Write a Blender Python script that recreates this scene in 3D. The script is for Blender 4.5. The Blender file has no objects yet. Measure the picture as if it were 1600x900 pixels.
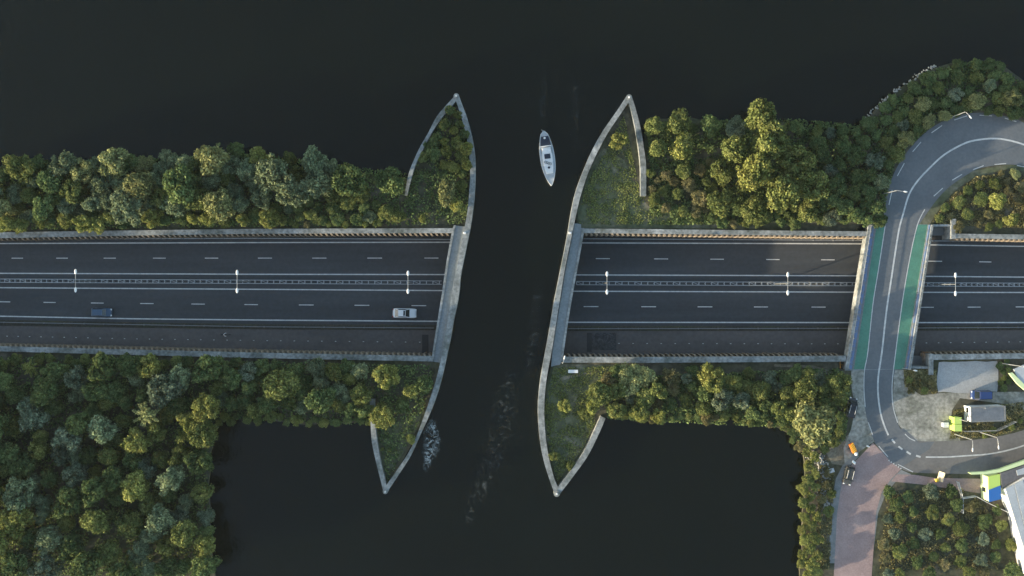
import bpy, bmesh, math, random
from math import radians as R, sin, cos, pi
from mathutils import Vector, Matrix, noise as mnoise

# ------------------------------------------------------------------ camera, sky, sun, exposure
H = 200.0            # camera height over the water, metres
F = 1600.0           # focal length in photo pixels
sc = bpy.context.scene
cam_d = bpy.data.cameras.new('camera'); cam = bpy.data.objects.new('camera', cam_d)
sc.collection.objects.link(cam); sc.camera = cam
cam.location = (0, 0, H); cam.rotation_euler = (0, 0, 0)
cam_d.sensor_width = 36.0; cam_d.lens = 36.0 * F / 1600.0
cam_d.clip_start = 1.0; cam_d.clip_end = 6000.0
SUN_EL, SUN_AZ = R(8.0), R(200.0)          # azimuth measured from +X towards +Y: light comes from lower left
w = bpy.data.worlds.new('World'); sc.world = w; w.use_nodes = True
nt = w.node_tree; nt.nodes.clear()
sky = nt.nodes.new('ShaderNodeTexSky'); sky.sky_type = 'NISHITA'; sky.sun_disc = False
sky.sun_elevation = SUN_EL; sky.sun_rotation = math.atan2(cos(SUN_AZ), sin(SUN_AZ))
bg = nt.nodes.new('ShaderNodeBackground'); bg.inputs[1].default_value = 0.15
wo = nt.nodes.new('ShaderNodeOutputWorld')
nt.links.new(sky.outputs[0], bg.inputs[0]); nt.links.new(bg.outputs[0], wo.inputs[0])
sd = bpy.data.lights.new('sun', 'SUN'); sd.energy = 3.5; sd.angle = R(0.6); sd.color = (1.0, 0.84, 0.60)
so = bpy.data.objects.new('sun', sd); sc.collection.objects.link(so)
sv = Vector((cos(SUN_AZ) * cos(SUN_EL), sin(SUN_AZ) * cos(SUN_EL), sin(SUN_EL)))
so.rotation_euler = sv.to_track_quat('Z', 'Y').to_euler(); so.location = sv * 300
sc.view_settings.view_transform = 'Standard'; sc.view_settings.look = 'None'
sc.view_settings.exposure = 1.55; sc.view_settings.gamma = 1.0
sc.view_settings.use_curve_mapping = False
random.seed(11)
C = sc.collection

# ------------------------------------------------------------------ helpers
def W(px, py, z=0.0):
    k = (H - z) / F
    return Vector(((px - 800) * k, (450 - py) * k, z))

def lerp_tab(tab, x):
    if x <= tab[0][0]:
        (x0, y0), (x1, y1) = tab[0], tab[1]
    elif x >= tab[-1][0]:
        (x0, y0), (x1, y1) = tab[-2], tab[-1]
    else:
        for i in range(len(tab) - 1):
            if tab[i][0] <= x <= tab[i + 1][0]:
                (x0, y0), (x1, y1) = tab[i], tab[i + 1]; break
    return y0 + (y1 - y0) * (x - x0) / (x1 - x0)

def obj(name, bm, mat, parent=None, smooth=False):
    me = bpy.data.meshes.new(name)
    bmesh.ops.recalc_face_normals(bm, faces=bm.faces[:]); bm.normal_update()
    if all(abs(f.normal.z) > .7 for f in bm.faces):          # open sheets face up
        for f in bm.faces:
            if f.normal.z < 0: f.normal_flip()
    bm.to_mesh(me); bm.free()
    for m in (mat if isinstance(mat, (list, tuple)) else [mat]): me.materials.append(m)
    if smooth:
        for p in me.polygons: p.use_smooth = True
    o = bpy.data.objects.new(name, me); C.objects.link(o)
    if parent: o.parent = parent
    return o

def rawobj(name, verts, faces, mat, parent=None, smooth=False):
    me = bpy.data.meshes.new(name); me.from_pydata(verts, [], faces); me.update()
    me.materials.append(mat)
    if smooth:
        for p in me.polygons: p.use_smooth = True
    o = bpy.data.objects.new(name, me); C.objects.link(o)
    if parent: o.parent = parent
    return o

def thing(name, label, cat, loc=(0, 0, 0), rz=0.0, group=None):
    o = bpy.data.objects.new(name, None); C.objects.link(o)
    o.empty_display_size = 0.5
    o.location = loc; o.rotation_euler = (0, 0, rz); o['label'] = label; o['category'] = cat
    if group: o['group'] = group
    return o
def tag(o, label, cat, group=None, kind=None):
    o['label'] = label; o['category'] = cat
    if group: o['group'] = group
    if kind: o['kind'] = kind
    return o
def struct(o, kind='structure'):
    o['kind'] = kind; return o

def box(bm, c, s, rz=0.0, tilt=None, bevel=0.0):
    m = Matrix.Translation(c) @ Matrix.Rotation(rz, 4, 'Z')
    if tilt is not None: m = m @ tilt
    m = m @ Matrix.Diagonal((s[0], s[1], s[2], 1))
    r = bmesh.ops.create_cube(bm, size=1.0, matrix=m)
    if bevel > 0:
        es = list({e for v in r['verts'] for e in v.link_edges})
        bmesh.ops.bevel(bm, geom=es, offset=bevel, segments=2, affect='EDGES', profile=0.5)
    return r
def tube(bm, pts, rad, n=8, cap=True):
    pts = [Vector(p) for p in pts]
    rads = rad if isinstance(rad, (list, tuple)) else [rad] * len(pts)
    rings = []
    for i, p in enumerate(pts):
        d = (pts[min(i + 1, len(pts) - 1)] - pts[max(i - 1, 0)]).normalized()
        a = Vector((0, 0, 1)) if abs(d.z) < 0.9 else Vector((1, 0, 0))
        u = d.cross(a).normalized(); v = d.cross(u)
        rings.append([bm.verts.new(p + (u * cos(2 * pi * k / n) + v * sin(2 * pi * k / n)) * rads[i]) for k in range(n)])
    for i in range(len(rings) - 1):
        for k in range(n):
            bm.faces.new((rings[i][k], rings[i][(k + 1) % n], rings[i + 1][(k + 1) % n], rings[i + 1][k]))
    if cap:
        bm.faces.new(rings[0]); bm.faces.new(rings[-1])
def ellipsoid(bm, c, s, rz=0, seg=12):
    bmesh.ops.create_uvsphere(bm, u_segments=seg, v_segments=max(6, seg // 2), radius=1.0,
        matrix=Matrix.Translation(c) @ Matrix.Rotation(rz, 4, 'Z') @ Matrix.Diagonal((s[0], s[1], s[2], 1)))
def prism(bm, pts, z0, z1):
    """closed polygon of (x, y) extruded between z0 and z1"""
    a = [bm.verts.new((p[0], p[1], z0)) for p in pts]; b = [bm.verts.new((p[0], p[1], z1)) for p in pts]
    n = len(pts); bm.faces.new(a[::-1]); bm.faces.new(b)
    for i in range(n): bm.faces.new((a[i], a[(i + 1) % n], b[(i + 1) % n], b[i]))
def NB(): return bmesh.new()

def smooth_path(pts, n=6):
    out = []
    P = [Vector((p[0], p[1])) for p in pts]
    for i in range(len(P) - 1):
        p0 = P[max(i - 1, 0)]; p1 = P[i]; p2 = P[i + 1]; p3 = P[min(i + 2, len(P) - 1)]
        for k in range(n):
            t = k / n
            out.append(0.5 * ((2 * p1) + (p2 - p0) * t + (2 * p0 - 5 * p1 + 4 * p2 - p3) * t * t + (3 * p1 - p0 - 3 * p2 + p3) * t ** 3))
    out.append(P[-1]); return out

# ------------------------------------------------------------------ materials
def new_mat(name):
    m = bpy.data.materials.new(name); m.use_nodes = True
    n = m.node_tree.nodes; b = n.get('Principled BSDF'); return m, n, m.node_tree.links, b
def simple(name, col, rough=0.6, metal=0.0, emit=None, coat=0.0):
    m, n, l, b = new_mat(name)
    b.inputs['Base Color'].default_value = (*col, 1); b.inputs['Roughness'].default_value = rough
    b.inputs['Metallic'].default_value = metal
    if coat: b.inputs['Coat Weight'].default_value = coat
    if emit:
        b.inputs['Emission Color'].default_value = (*emit[0], 1); b.inputs['Emission Strength'].default_value = emit[1]
    return m
def noisy(name, stops, scale=0.3, detail=8, rough=0.85, scale2=None, amt2=0.35, bump=0.0, bscale=4.0, stretch=(1, 1, 1), coords='pos', dist=0.0):
    """colour ramp over world-space noise, multiplied by a finer grain"""
    m, n, l, b = new_mat(name)
    if coords == 'pos':
        g = n.new('ShaderNodeNewGeometry'); src = g.outputs['Position']
    else:
        g = n.new('ShaderNodeTexCoord'); src = g.outputs['Object']
    mp = n.new('ShaderNodeMapping'); mp.inputs['Scale'].default_value = stretch; l.new(src, mp.inputs['Vector'])
    t = n.new('ShaderNodeTexNoise'); t.inputs['Scale'].default_value = scale; t.inputs['Detail'].default_value = detail
    t.inputs['Roughness'].default_value = 0.62; t.inputs['Distortion'].default_value = dist
    l.new(mp.outputs[0], t.inputs['Vector'])
    r = n.new('ShaderNodeValToRGB'); cr = r.color_ramp
    while len(cr.elements) < len(stops): cr.elements.new(0.5)
    for e, (p, c) in zip(cr.elements, stops): e.position = p; e.color = (*c, 1)
    l.new(t.outputs['Fac'], r.inputs[0]); out = r.outputs[0]
    if scale2:
        t2 = n.new('ShaderNodeTexNoise'); t2.inputs['Scale'].default_value = scale2; t2.inputs['Detail'].default_value = 4
        l.new(src, t2.inputs['Vector'])
        mr = n.new('ShaderNodeMapRange'); mr.inputs[1].default_value = 0.3; mr.inputs[2].default_value = 0.7
        mr.inputs[3].default_value = 1 - amt2; mr.inputs[4].default_value = 1 + amt2; l.new(t2.outputs['Fac'], mr.inputs[0])
        mx = n.new('ShaderNodeVectorMath'); mx.operation = 'SCALE'
        l.new(out, mx.inputs[0]); l.new(mr.outputs[0], mx.inputs['Scale']); out = mx.outputs[0]
    l.new(out, b.inputs['Base Color']); b.inputs['Roughness'].default_value = rough
    if bump:
        t3 = n.new('ShaderNodeTexNoise'); t3.inputs['Scale'].default_value = bscale; t3.inputs['Detail'].default_value = 5
        l.new(src, t3.inputs['Vector']); bp = n.new('ShaderNodeBump'); bp.inputs['Strength'].default_value = bump
        bp.inputs['Distance'].default_value = 0.1; l.new(t3.outputs['Fac'], bp.inputs['Height']); l.new(bp.outputs[0], b.inputs['Normal'])
    return m

M = {}
M['asphalt'] = noisy('highway_asphalt', [(0.3, (0.033, 0.038, 0.044)), (0.5, (0.048, 0.054, 0.061)), (0.70, (0.066, 0.073, 0.080))], 0.12, 9, 0.85, 1.4, 0.10, stretch=(0.12, 1.6, 1))
M['cycle_asphalt'] = noisy('service_road_asphalt', [(0.3, (0.080, 0.074, 0.073)), (0.7, (0.118, 0.106, 0.103))], 0.15, 9, 0.9, 1.5, 0.12, stretch=(0.3, 1.2, 1))
M['verge'] = noisy('verge_dirt', [(0.3, (0.035, 0.037, 0.030)), (0.5, (0.055, 0.052, 0.042)), (0.7, (0.05, 0.06, 0.03))], 0.5, 8, 0.95, 3, 0.3, stretch=(0.3, 1.5, 1))
M['northverge'] = noisy('verge_paving', [(0.3, (0.060, 0.058, 0.055)), (0.7, (0.11, 0.10, 0.095))], 0.5, 8, 0.95, 3, 0.25, stretch=(0.3, 1.5, 1))
M['road_grey'] = noisy('road_asphalt', [(0.3, (0.115, 0.128, 0.140)), (0.5, (0.135, 0.148, 0.160)), (0.75, (0.16, 0.17, 0.18))], 0.15, 9, 0.85, 2.0, 0.09)
M['road_old'] = noisy('worn_asphalt', [(0.3, (0.14, 0.135, 0.13)), (0.7, (0.20, 0.19, 0.18))], 0.2, 9, 0.9, 2.0, 0.10)
M['paint'] = noisy('road_paint', [(0.3, (0.42, 0.43, 0.43)), (0.6, (0.62, 0.62, 0.60))], 1.2, 6, 0.7, 8, 0.15)
M['brick'] = noisy('brick_paving', [(0.3, (0.29, 0.21, 0.20)), (0.5, (0.34, 0.245, 0.23)), (0.7, (0.39, 0.29, 0.27))], 0.35, 9, 0.9, 3.5, 0.15)
M['green_lane'] = noisy('green_cycle_lane', [(0.3, (0.070, 0.20, 0.145)), (0.7, (0.095, 0.27, 0.195))], 0.4, 8, 0.8, 3, 0.10)
M['kerb'] = noisy('kerb_concrete', [(0.3, (0.17, 0.18, 0.18)), (0.7, (0.26, 0.265, 0.26))], 0.8, 8, 0.9, 4, 0.12)
M['gravel'] = noisy('gravel', [(0.30, (0.13, 0.135, 0.095)), (0.42, (0.24, 0.235, 0.20)), (0.55, (0.33, 0.32, 0.28)), (0.72, (0.42, 0.38, 0.32))], 0.22, 14, 0.95, 1.6, 0.35, bump=0.4, dist=0.8)
M['pad'] = noisy('gravel_pad', [(0.3, (0.33, 0.335, 0.335)), (0.7, (0.42, 0.42, 0.41))], 0.25, 10, 0.95, 4, 0.12, bump=0.2)
M['sand'] = noisy('trodden_earth', [(0.3, (0.13, 0.115, 0.085)), (0.55, (0.20, 0.18, 0.13)), (0.75, (0.25, 0.22, 0.17))], 0.5, 10, 0.95, 3, 0.3)
M['ground'] = noisy('bank_grass', [(0.28, (0.035, 0.040, 0.022)), (0.42, (0.052, 0.060, 0.030)), (0.56, (0.085, 0.080, 0.052)), (0.72, (0.13, 0.115, 0.085))], 0.09, 12, 0.95, 0.9, 0.45, bump=0.6, bscale=1.5, dist=0.4)
M['lawn'] = noisy('dry_turf', [(0.28, (0.060, 0.074, 0.036)), (0.45, (0.090, 0.104, 0.055)), (0.58, (0.12, 0.125, 0.078)), (0.70, (0.23, 0.21, 0.16))], 0.18, 12, 0.95, 1.1, 0.35, bump=0.4, bscale=1.5, dist=0.6)
M['concrete'] = noisy('weathered_concrete', [(0.30, (0.10, 0.12, 0.105)), (0.42, (0.19, 0.205, 0.20)), (0.55, (0.27, 0.285, 0.28)), (0.70, (0.40, 0.41, 0.40))], 0.30, 12, 0.85, 1.8, 0.35, bump=0.2)
M['deck'] = noisy('walkway_concrete', [(0.3, (0.20, 0.225, 0.235)), (0.7, (0.27, 0.295, 0.30))], 0.3, 10, 0.9, 2.5, 0.14)
M['rib'] = noisy('brown_rib', [(0.3, (0.16, 0.125, 0.09)), (0.7, (0.26, 0.21, 0.155))], 0.5, 8, 0.9, 3, 0.25)
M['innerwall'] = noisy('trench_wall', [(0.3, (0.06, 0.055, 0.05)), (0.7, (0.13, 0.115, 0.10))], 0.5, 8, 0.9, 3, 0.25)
M['steel'] = simple('galvanised_steel', (0.36, 0.38, 0.39), 0.5, 0.35)
M['steel_dull'] = simple('dull_steel', (0.20, 0.21, 0.215), 0.6, 0.3)
M['lampwhite'] = simple('lamp_white', (0.80, 0.81, 0.80), 0.4)
M['white'] = noisy('white_paint', [(0.3, (0.66, 0.67, 0.67)), (0.7, (0.80, 0.80, 0.79))], 1.5, 6, 0.5, coords='obj')
M['dark'] = simple('dark_plastic', (0.02, 0.022, 0.025), 0.5)
M['rubber'] = simple('rubber', (0.015, 0.015, 0.015), 0.9)
M['glass'] = simple('dark_glass', (0.012, 0.018, 0.022), 0.06, 0.0, coat=0.5)
M['bark'] = noisy('bark', [(0.3, (0.05, 0.038, 0.028)), (0.7, (0.12, 0.10, 0.08))], 3.0, 6, 0.95, coords='obj')
M['blue_panel'] = noisy('blue_parapet_panel', [(0.40, (0.20, 0.215, 0.23)), (0.52, (0.14, 0.21, 0.36)), (0.7, (0.16, 0.24, 0.42))], 1.6, 4, 0.6)
M['stone'] = noisy('riprap_stone', [(0.3, (0.26, 0.26, 0.24)), (0.7, (0.5, 0.5, 0.47))], 2.0, 5, 0.9)
M['lime'] = simple('lime_paint', (0.52, 0.70, 0.16), 0.5)
M['lime_pale'] = simple('pale_lime_paint', (0.66, 0.78, 0.42), 0.5)
M['blue'] = simple('blue_paint', (0.03, 0.15, 0.45), 0.45)
M['orange'] = simple('orange_paint', (0.75, 0.20, 0.03), 0.5)
M['yellow'] = simple('yellow_paint', (0.72, 0.50, 0.05), 0.5)
M['cream'] = simple('cream_panel', (0.72, 0.60, 0.40), 0.6)
M['roofgrey'] = noisy('metal_roof', [(0.3, (0.20, 0.21, 0.225)), (0.7, (0.28, 0.29, 0.30))], 0.5, 8, 0.6, 3, 0.1)
M['rooflight'] = noisy('pale_metal_roof', [(0.3, (0.38, 0.41, 0.43)), (0.7, (0.50, 0.53, 0.55))], 0.4, 8, 0.55, 3, 0.08)
M['roofdark'] = noisy('felt_roof', [(0.3, (0.10, 0.10, 0.11)), (0.7, (0.16, 0.155, 0.16))], 0.4, 8, 0.8, 3, 0.15)

# water: dark body, small ripples
def water_mat():
    m, n, l, b = new_mat('lake_water')
    g = n.new('ShaderNodeNewGeometry')
    t = n.new('ShaderNodeTexNoise'); t.inputs['Scale'].default_value = 0.02; t.inputs['Detail'].default_value = 6
    l.new(g.outputs['Position'], t.inputs['Vector'])
    r = n.new('ShaderNodeValToRGB'); r.color_ramp.elements[0].position = 0.35; r.color_ramp.elements[1].position = 0.7
    r.color_ramp.elements[0].color = (0.0022, 0.0040, 0.0024, 1); r.color_ramp.elements[1].color = (0.0036, 0.0060, 0.0040, 1)
    l.new(t.outputs['Fac'], r.inputs[0]); l.new(r.outputs[0], b.inputs['Base Color'])
    b.inputs['Roughness'].default_value = 0.12; b.inputs['IOR'].default_value = 1.33
    mp = n.new('ShaderNodeMapping'); mp.inputs['Scale'].default_value = (1, 0.55, 1); mp.inputs['Rotation'].default_value = (0, 0, 0.3)
    l.new(g.outputs['Position'], mp.inputs['Vector'])
    t2 = n.new('ShaderNodeTexNoise'); t2.inputs['Scale'].default_value = 0.9; t2.inputs['Detail'].default_value = 6
    l.new(mp.outputs[0], t2.inputs['Vector'])
    bp = n.new('ShaderNodeBump'); bp.inputs['Strength'].default_value = 0.45; bp.inputs['Distance'].default_value = 0.5
    l.new(t2.outputs['Fac'], bp.inputs['Height']); l.new(bp.outputs[0], b.inputs['Normal'])
    return m
M['water'] = water_mat()
def foam_mat(name, lo, hi, sc_, op=0.8):
    m, n, l, b = new_mat(name)
    g = n.new('ShaderNodeNewGeometry')
    t = n.new('ShaderNodeTexNoise'); t.inputs['Scale'].default_value = sc_; t.inputs['Detail'].default_value = 10
    t.inputs['Roughness'].default_value = 0.7; t.inputs['Distortion'].default_value = 1.6
    l.new(g.outputs['Position'], t.inputs['Vector'])
    mr = n.new('ShaderNodeMapRange'); mr.inputs[1].default_value = lo; mr.inputs[2].default_value = hi
    mr.inputs[3].default_value = 0; mr.inputs[4].default_value = op; l.new(t.outputs['Fac'], mr.inputs[0])
    a = n.new('ShaderNodeAttribute'); a.attribute_name = 'edge'
    mu = n.new('ShaderNodeMath'); mu.operation = 'MULTIPLY'; l.new(mr.outputs[0], mu.inputs[0]); l.new(a.outputs['Fac'], mu.inputs[1])
    b.inputs['Base Color'].default_value = (0.70, 0.76, 0.74, 1); b.inputs['Roughness'].default_value = 0.7
    l.new(mu.outputs[0], b.inputs['Alpha']); return m
M['foam'] = foam_mat('churned_foam', 0.47, 0.66, 0.95, 0.8)
M['foam_thin'] = foam_mat('thin_foam', 0.52, 0.80, 0.6, 0.17)

def leaf_mat(name, dark, mid, light, var=0.25):
    m, n, l, b = new_mat(name)
    n.remove(b); out = n.get('Material Output')
    g = n.new('ShaderNodeNewGeometry'); oi = n.new('ShaderNodeObjectInfo')
    t = n.new('ShaderNodeTexNoise'); t.inputs['Scale'].default_value = 0.55; t.inputs['Detail'].default_value = 8
    l.new(g.outputs['Position'], t.inputs['Vector'])
    r = n.new('ShaderNodeValToRGB'); cr = r.color_ramp; cr.elements.new(0.5)
    for e, p, c in zip(cr.elements, (0.3, 0.5, 0.7), (dark, mid, light)): e.position = p; e.color = (*c, 1)
    l.new(t.outputs['Fac'], r.inputs[0])
    mr = n.new('ShaderNodeMapRange'); mr.inputs[3].default_value = 1 - var; mr.inputs[4].default_value = 1 + var
    l.new(oi.outputs['Random'], mr.inputs[0])
    rr = n.new('ShaderNodeMapRange'); rr.inputs[3].default_value = 0.40; rr.inputs[4].default_value = 1.60
    l.new(g.outputs['Random Per Island'], rr.inputs[0])
    mm = n.new('ShaderNodeMath'); mm.operation = 'MULTIPLY'; l.new(mr.outputs[0], mm.inputs[0]); l.new(rr.outputs[0], mm.inputs[1])
    mx = n.new('ShaderNodeVectorMath'); mx.operation = 'SCALE'; l.new(r.outputs[0], mx.inputs[0]); l.new(mm.outputs[0], mx.inputs['Scale'])
    d = n.new('ShaderNodeBsdfDiffuse'); tr = n.new('ShaderNodeBsdfTranslucent'); ms = n.new('ShaderNodeMixShader')
    ms.inputs[0].default_value = 0.25
    l.new(mx.outputs[0], d.inputs[0]); l.new(mx.outputs[0], tr.inputs[0])
    l.new(d.outputs[0], ms.inputs[1]); l.new(tr.outputs[0], ms.inputs[2]); l.new(ms.outputs[0], out.inputs['Surface'])
    return m
LM = {
 'willow': leaf_mat('willow_leaves', (0.130, 0.175, 0.100), (0.200, 0.250, 0.140), (0.275, 0.315, 0.175)),
 'yellow': leaf_mat('yellow_green_leaves', (0.155, 0.185, 0.055), (0.245, 0.265, 0.080), (0.33, 0.33, 0.110)),
 'green': leaf_mat('dark_green_leaves', (0.078, 0.118, 0.048), (0.125, 0.172, 0.066), (0.185, 0.225, 0.085)),
 'olive': leaf_mat('olive_leaves', (0.105, 0.136, 0.048), (0.170, 0.200, 0.066), (0.245, 0.258, 0.090)),
 'pale': leaf_mat('pale_willow_leaves', (0.175, 0.200, 0.085), (0.260, 0.278, 0.120), (0.34, 0.345, 0.155)),
 'brown': leaf_mat('dry_brown_leaves', (0.130, 0.125, 0.056), (0.200, 0.185, 0.085), (0.29, 0.250, 0.130)),
 'blue': leaf_mat('blue_grey_leaves', (0.100, 0.138, 0.088), (0.150, 0.190, 0.125), (0.21, 0.250, 0.165)),
}

# ------------------------------------------------------------------ layout tables (photo pixel columns -> rows)
def zr(px):                                  # level of the sunken motorway
    a = abs(px - 800)
    t = min(max((a - 120) / 700.0, 0), 1); t = t * t * (3 - 2 * t)
    return -5.6 + 2.6 * t
NWo = [(-900, 372), (0, 363), (200, 360), (400, 357.5), (705, 356.5), (912, 357), (1200, 360), (1357, 361.5), (1490, 365), (1600, 366.5), (2500, 372)]
NWi = [(-900, 381), (0, 372), (200, 368), (400, 365), (705, 364), (912, 364), (1200, 367.3), (1357, 369), (1490, 372), (1600, 374), (2500, 379)]
SWi = [(-900, 520), (0, 541), (200, 546), (400, 551), (685, 556.5), (880, 557.5), (1000, 558), (1320, 556), (1452, 554), (1600, 552), (2500, 540)]
SWo = [(-900, 528), (0, 549), (200, 554.5), (400, 559.5), (685, 565), (880, 566.5), (1000, 567), (1320, 565), (1452, 562.5), (1600, 560.5), (2500, 548)]
XL, XR = (-900, 712), (878, 2500)

def samples(a, b, step=25):
    n = max(1, int(abs(b - a) / step)); return [a + (b - a) * i / n for i in range(n + 1)]
def ribbon_bm(bm, xs, ytop, ybot, zf, rows=1):
    prev = None
    for x in xs:
        z = zf(x); vs = []
        for j in range(rows + 1):
            y = ytop(x) + (ybot(x) - ytop(x)) * j / rows
            vs.append(bm.verts.new(W(x, y, z)))
        if prev:
            for j in range(rows): bm.faces.new((prev[j], prev[j + 1], vs[j + 1], vs[j]))
        prev = vs
def T(tab): return lambda x: lerp_tab(tab, x)
def add(f, d): return lambda x: f(x) + d

# ------------------------------------------------------------------ WATER (one sheet, open over the two road cuttings)
def poly_bm(bm, pts):
    vs = [bm.verts.new(p) for p in pts]
    f = bm.faces.new(vs); return f
bm = NB()
mid = lambda a, b: (lambda x: (lerp_tab(a, x) + lerp_tab(b, x)) / 2)
nmid, smid = mid(NWo, NWi), mid(SWo, SWi)
FAR = 1800
def wp(x, y): return W(x, y, 0)
n_line = [wp(x, nmid(x)) for x in samples(-900, 706)] + [wp(x, nmid(x)) for x in samples(905, 1340)] + [wp(1343, 349), wp(1492, 349)] + [wp(x, nmid(x)) for x in samples(1494, 2500, 100)]
s_line = [wp(x, smid(x)) for x in samples(-900, 685)] + [wp(x, smid(x)) for x in samples(872, 1310)] + [wp(1312, 578), wp(1455, 578)] + [wp(x, smid(x)) for x in samples(1458, 2500, 100)]
def strips(lineA, far_y):
    L = [Vector((-FAR, lineA[0].y, 0))] + lineA + [Vector((FAR, lineA[-1].y, 0))]
    lo = [bm.verts.new(p) for p in L]; hi = [bm.verts.new((p.x, far_y, 0)) for p in L]
    for k in range(len(L) - 1): bm.faces.new((lo[k], lo[k + 1], hi[k + 1], hi[k]))
strips(n_line, FAR); strips(s_line, -FAR)
nl = [p for p in n_line if wp(706, 0).x - .01 <= p.x <= wp(905, 0).x + .01]
poly_bm(bm, [nl[0], nl[-1], wp(893, 420), wp(880, 490), wp(872, smid(872)), wp(685, smid(685)), wp(700, 490), wp(708, 440)])
wobj = obj('water', bm, M['water']); struct(wobj)

# ------------------------------------------------------------------ GROUND (banks)
ZG = 0.6
def land(name, pts, mat=None, z=ZG, skirt=1.6):
    bm = NB(); P = [W(x, y, z) for x, y in pts]; n = len(P)
    a = [bm.verts.new(p) for p in P]
    from mathutils.geometry import delaunay_2d_cdt
    vo, _, fo, ov, _, _ = delaunay_2d_cdt([p.to_2d() for p in P], [], [list(range(n))], 1, 1e-4)
    vm = [a[o[0]] if o else bm.verts.new((v.x, v.y, z)) for v, o in zip(vo, ov)]
    for q in fo:
        try: bm.faces.new([vm[i] for i in q])
        except ValueError: pass
    if skirt:
        c = Vector((sum(p.x for p in P) / n, sum(p.y for p in P) / n, 0))
        b = [bm.verts.new((p.x, p.y, z - skirt)) for p in P]
        for i in range(n): bm.faces.new((a[i], b[i], b[(i + 1) % n], a[(i + 1) % n]))
    o = obj(name, bm, mat or M['ground']); struct(o); return o
def wob(pts, amp=3, seg=14):                    # natural shoreline
    out = []
    for i in range(len(pts) - 1):
        a, b = pts[i], pts[i + 1]; L = math.hypot(b[0] - a[0], b[1] - a[1]); k = max(1, int(L / seg))
        for j in range(k):
            t = j / k; x = a[0] + (b[0] - a[0]) * t; y = a[1] + (b[1] - a[1]) * t
            v = mnoise.noise(Vector((x * 0.05, y * 0.05, 3.3))) * amp * 1.6
            out.append((x + v, y + v * 0.8) if 0 < j else (x, y))
    out.append(pts[-1]); return out
nw = lambda a, b: [(x, nmid(x) - 1) for x in samples(a, b)]
sw = lambda a, b: [(x, smid(x) + 1) for x in samples(a, b)]
LN = wob([(-900, 262), (0, 260), (60, 260), (150, 262), (230, 258), (290, 252), (380, 248), (440, 253), (480, 266), (560, 270), (620, 275), (639, 279)]) + \
     [(655, 238), (680, 190), (700, 163), (712, 155), (722, 172), (732, 205), (738, 240), (738, 290), (734, 330), (729, 356), (709, 359)] + nw(704, -900)
land('ground', LN)
LS = sw(-900, 676) + [(690, 567), (683, 600), (668, 640), (650, 682), (628, 722), (602, 764), (595, 735), (586, 700), (583, 668), (580, 662)] + \
     wob([(578, 660), (520, 660), (480, 664), (420, 656), (380, 652), (345, 660), (330, 680), (326, 750), (328, 800), (336, 900), (330, 1100)]) + [(-900, 1100)]
land('ground', LS)
RN = [(902, 358), (899, 330), (908, 297), (920, 262), (942, 217), (962, 184), (981, 156), (991, 180), (999, 215), (1004, 250), (1007, 240)] + \
     wob([(1008, 200), (1014, 186), (1060, 182), (1150, 190), (1200, 184), (1250, 198), (1330, 204), (1352, 190), (1370, 168), (1400, 143), (1430, 122), (1460, 106), (1490, 97), (1530, 95), (1570, 104), (1605, 130), (1700, 200), (2500, 300)]) + \
     nw(2500, 1492) + [(1492, 351), (1343, 351)] + nw(1340, 913)
land('ground', RN)
RS = [(862, 567), (852, 607), (846, 640), (848, 680), (856, 715), (870, 764), (890, 740), (912, 708), (930, 675), (940, 657)] + \
     wob([(946, 652), (1000, 656), (1100, 656), (1150, 651), (1200, 660), (1236, 680), (1254, 702), (1257, 720), (1257, 760), (1254, 800), (1250, 900), (1240, 1100)]) + \
     [(2500, 1100)] + sw(2500, 1456) + [(1456, 577), (1312, 577)] + sw(1312, 880)
land('ground', RS)
# lighter turf on the prow islands
land('turf', [(905, 356), (902, 330), (912, 297), (924, 262), (942, 230), (975, 250), (1000, 306), (1020, 330), (1100, 338), (1180, 352), (1180, 357), (912, 356)], M['lawn'], ZG + .004, 0)
land('turf', [(866, 570), (856, 607), (850, 640), (853, 680), (861, 715), (871, 752), (890, 730), (912, 698), (928, 665), (925, 620), (945, 585), (1000, 571), (880, 569)], M['lawn'], ZG + .004, 0)
land('turf', [(600, 748), (592, 700), (588, 668), (620, 660), (660, 640), (655, 665), (628, 712)], M['lawn'], ZG + .004, 0)
land('path', [(874, 590), (900, 584), (930, 580), (960, 571), (990, 569), (990, 571.5), (960, 575), (930, 584), (900, 588), (874, 596)], M['sand'], ZG + .008, 0)
land('path', [(1210, 569), (1270, 571), (1300, 580), (1318, 596), (1326, 606), (1322, 608), (1308, 598), (1294, 585), (1268, 575), (1210, 573)], M['sand'], ZG + .008, 0)

# ------------------------------------------------------------------ MOTORWAY in the cutting
def both(fn):
    for a, b in (XL, XR): fn(a, b)
ETOP = [(-900, 384), (0, 380.5), (400, 379), (705, 378.5), (910, 379.5), (1355, 381), (1600, 385), (2500, 395)]
CU = [(-900, 425), (0, 427), (400, 428.5), (695, 429), (898, 429.5), (1345, 431), (1600, 433), (2500, 436)]
CL = [(-900, 443), (0, 449.5), (400, 452), (690, 454), (895, 455), (1340, 456.5), (1600, 457), (2500, 455)]
EBOT = [(-900, 478), (0, 494), (200, 498), (400, 500), (683, 502), (887, 503.5), (1330, 504), (1600, 504), (2500, 498)]
ROADB = [(-900, 484), (0, 500), (200, 504), (400, 506.5), (683, 508), (887, 509), (1330, 509.5), (1600, 509.5), (2500, 503)]
CYT = [(-900, 492), (0, 509), (200, 512), (400, 514.5), (683, 516), (887, 517), (1330, 517), (1600, 516), (2500, 508)]
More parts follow.
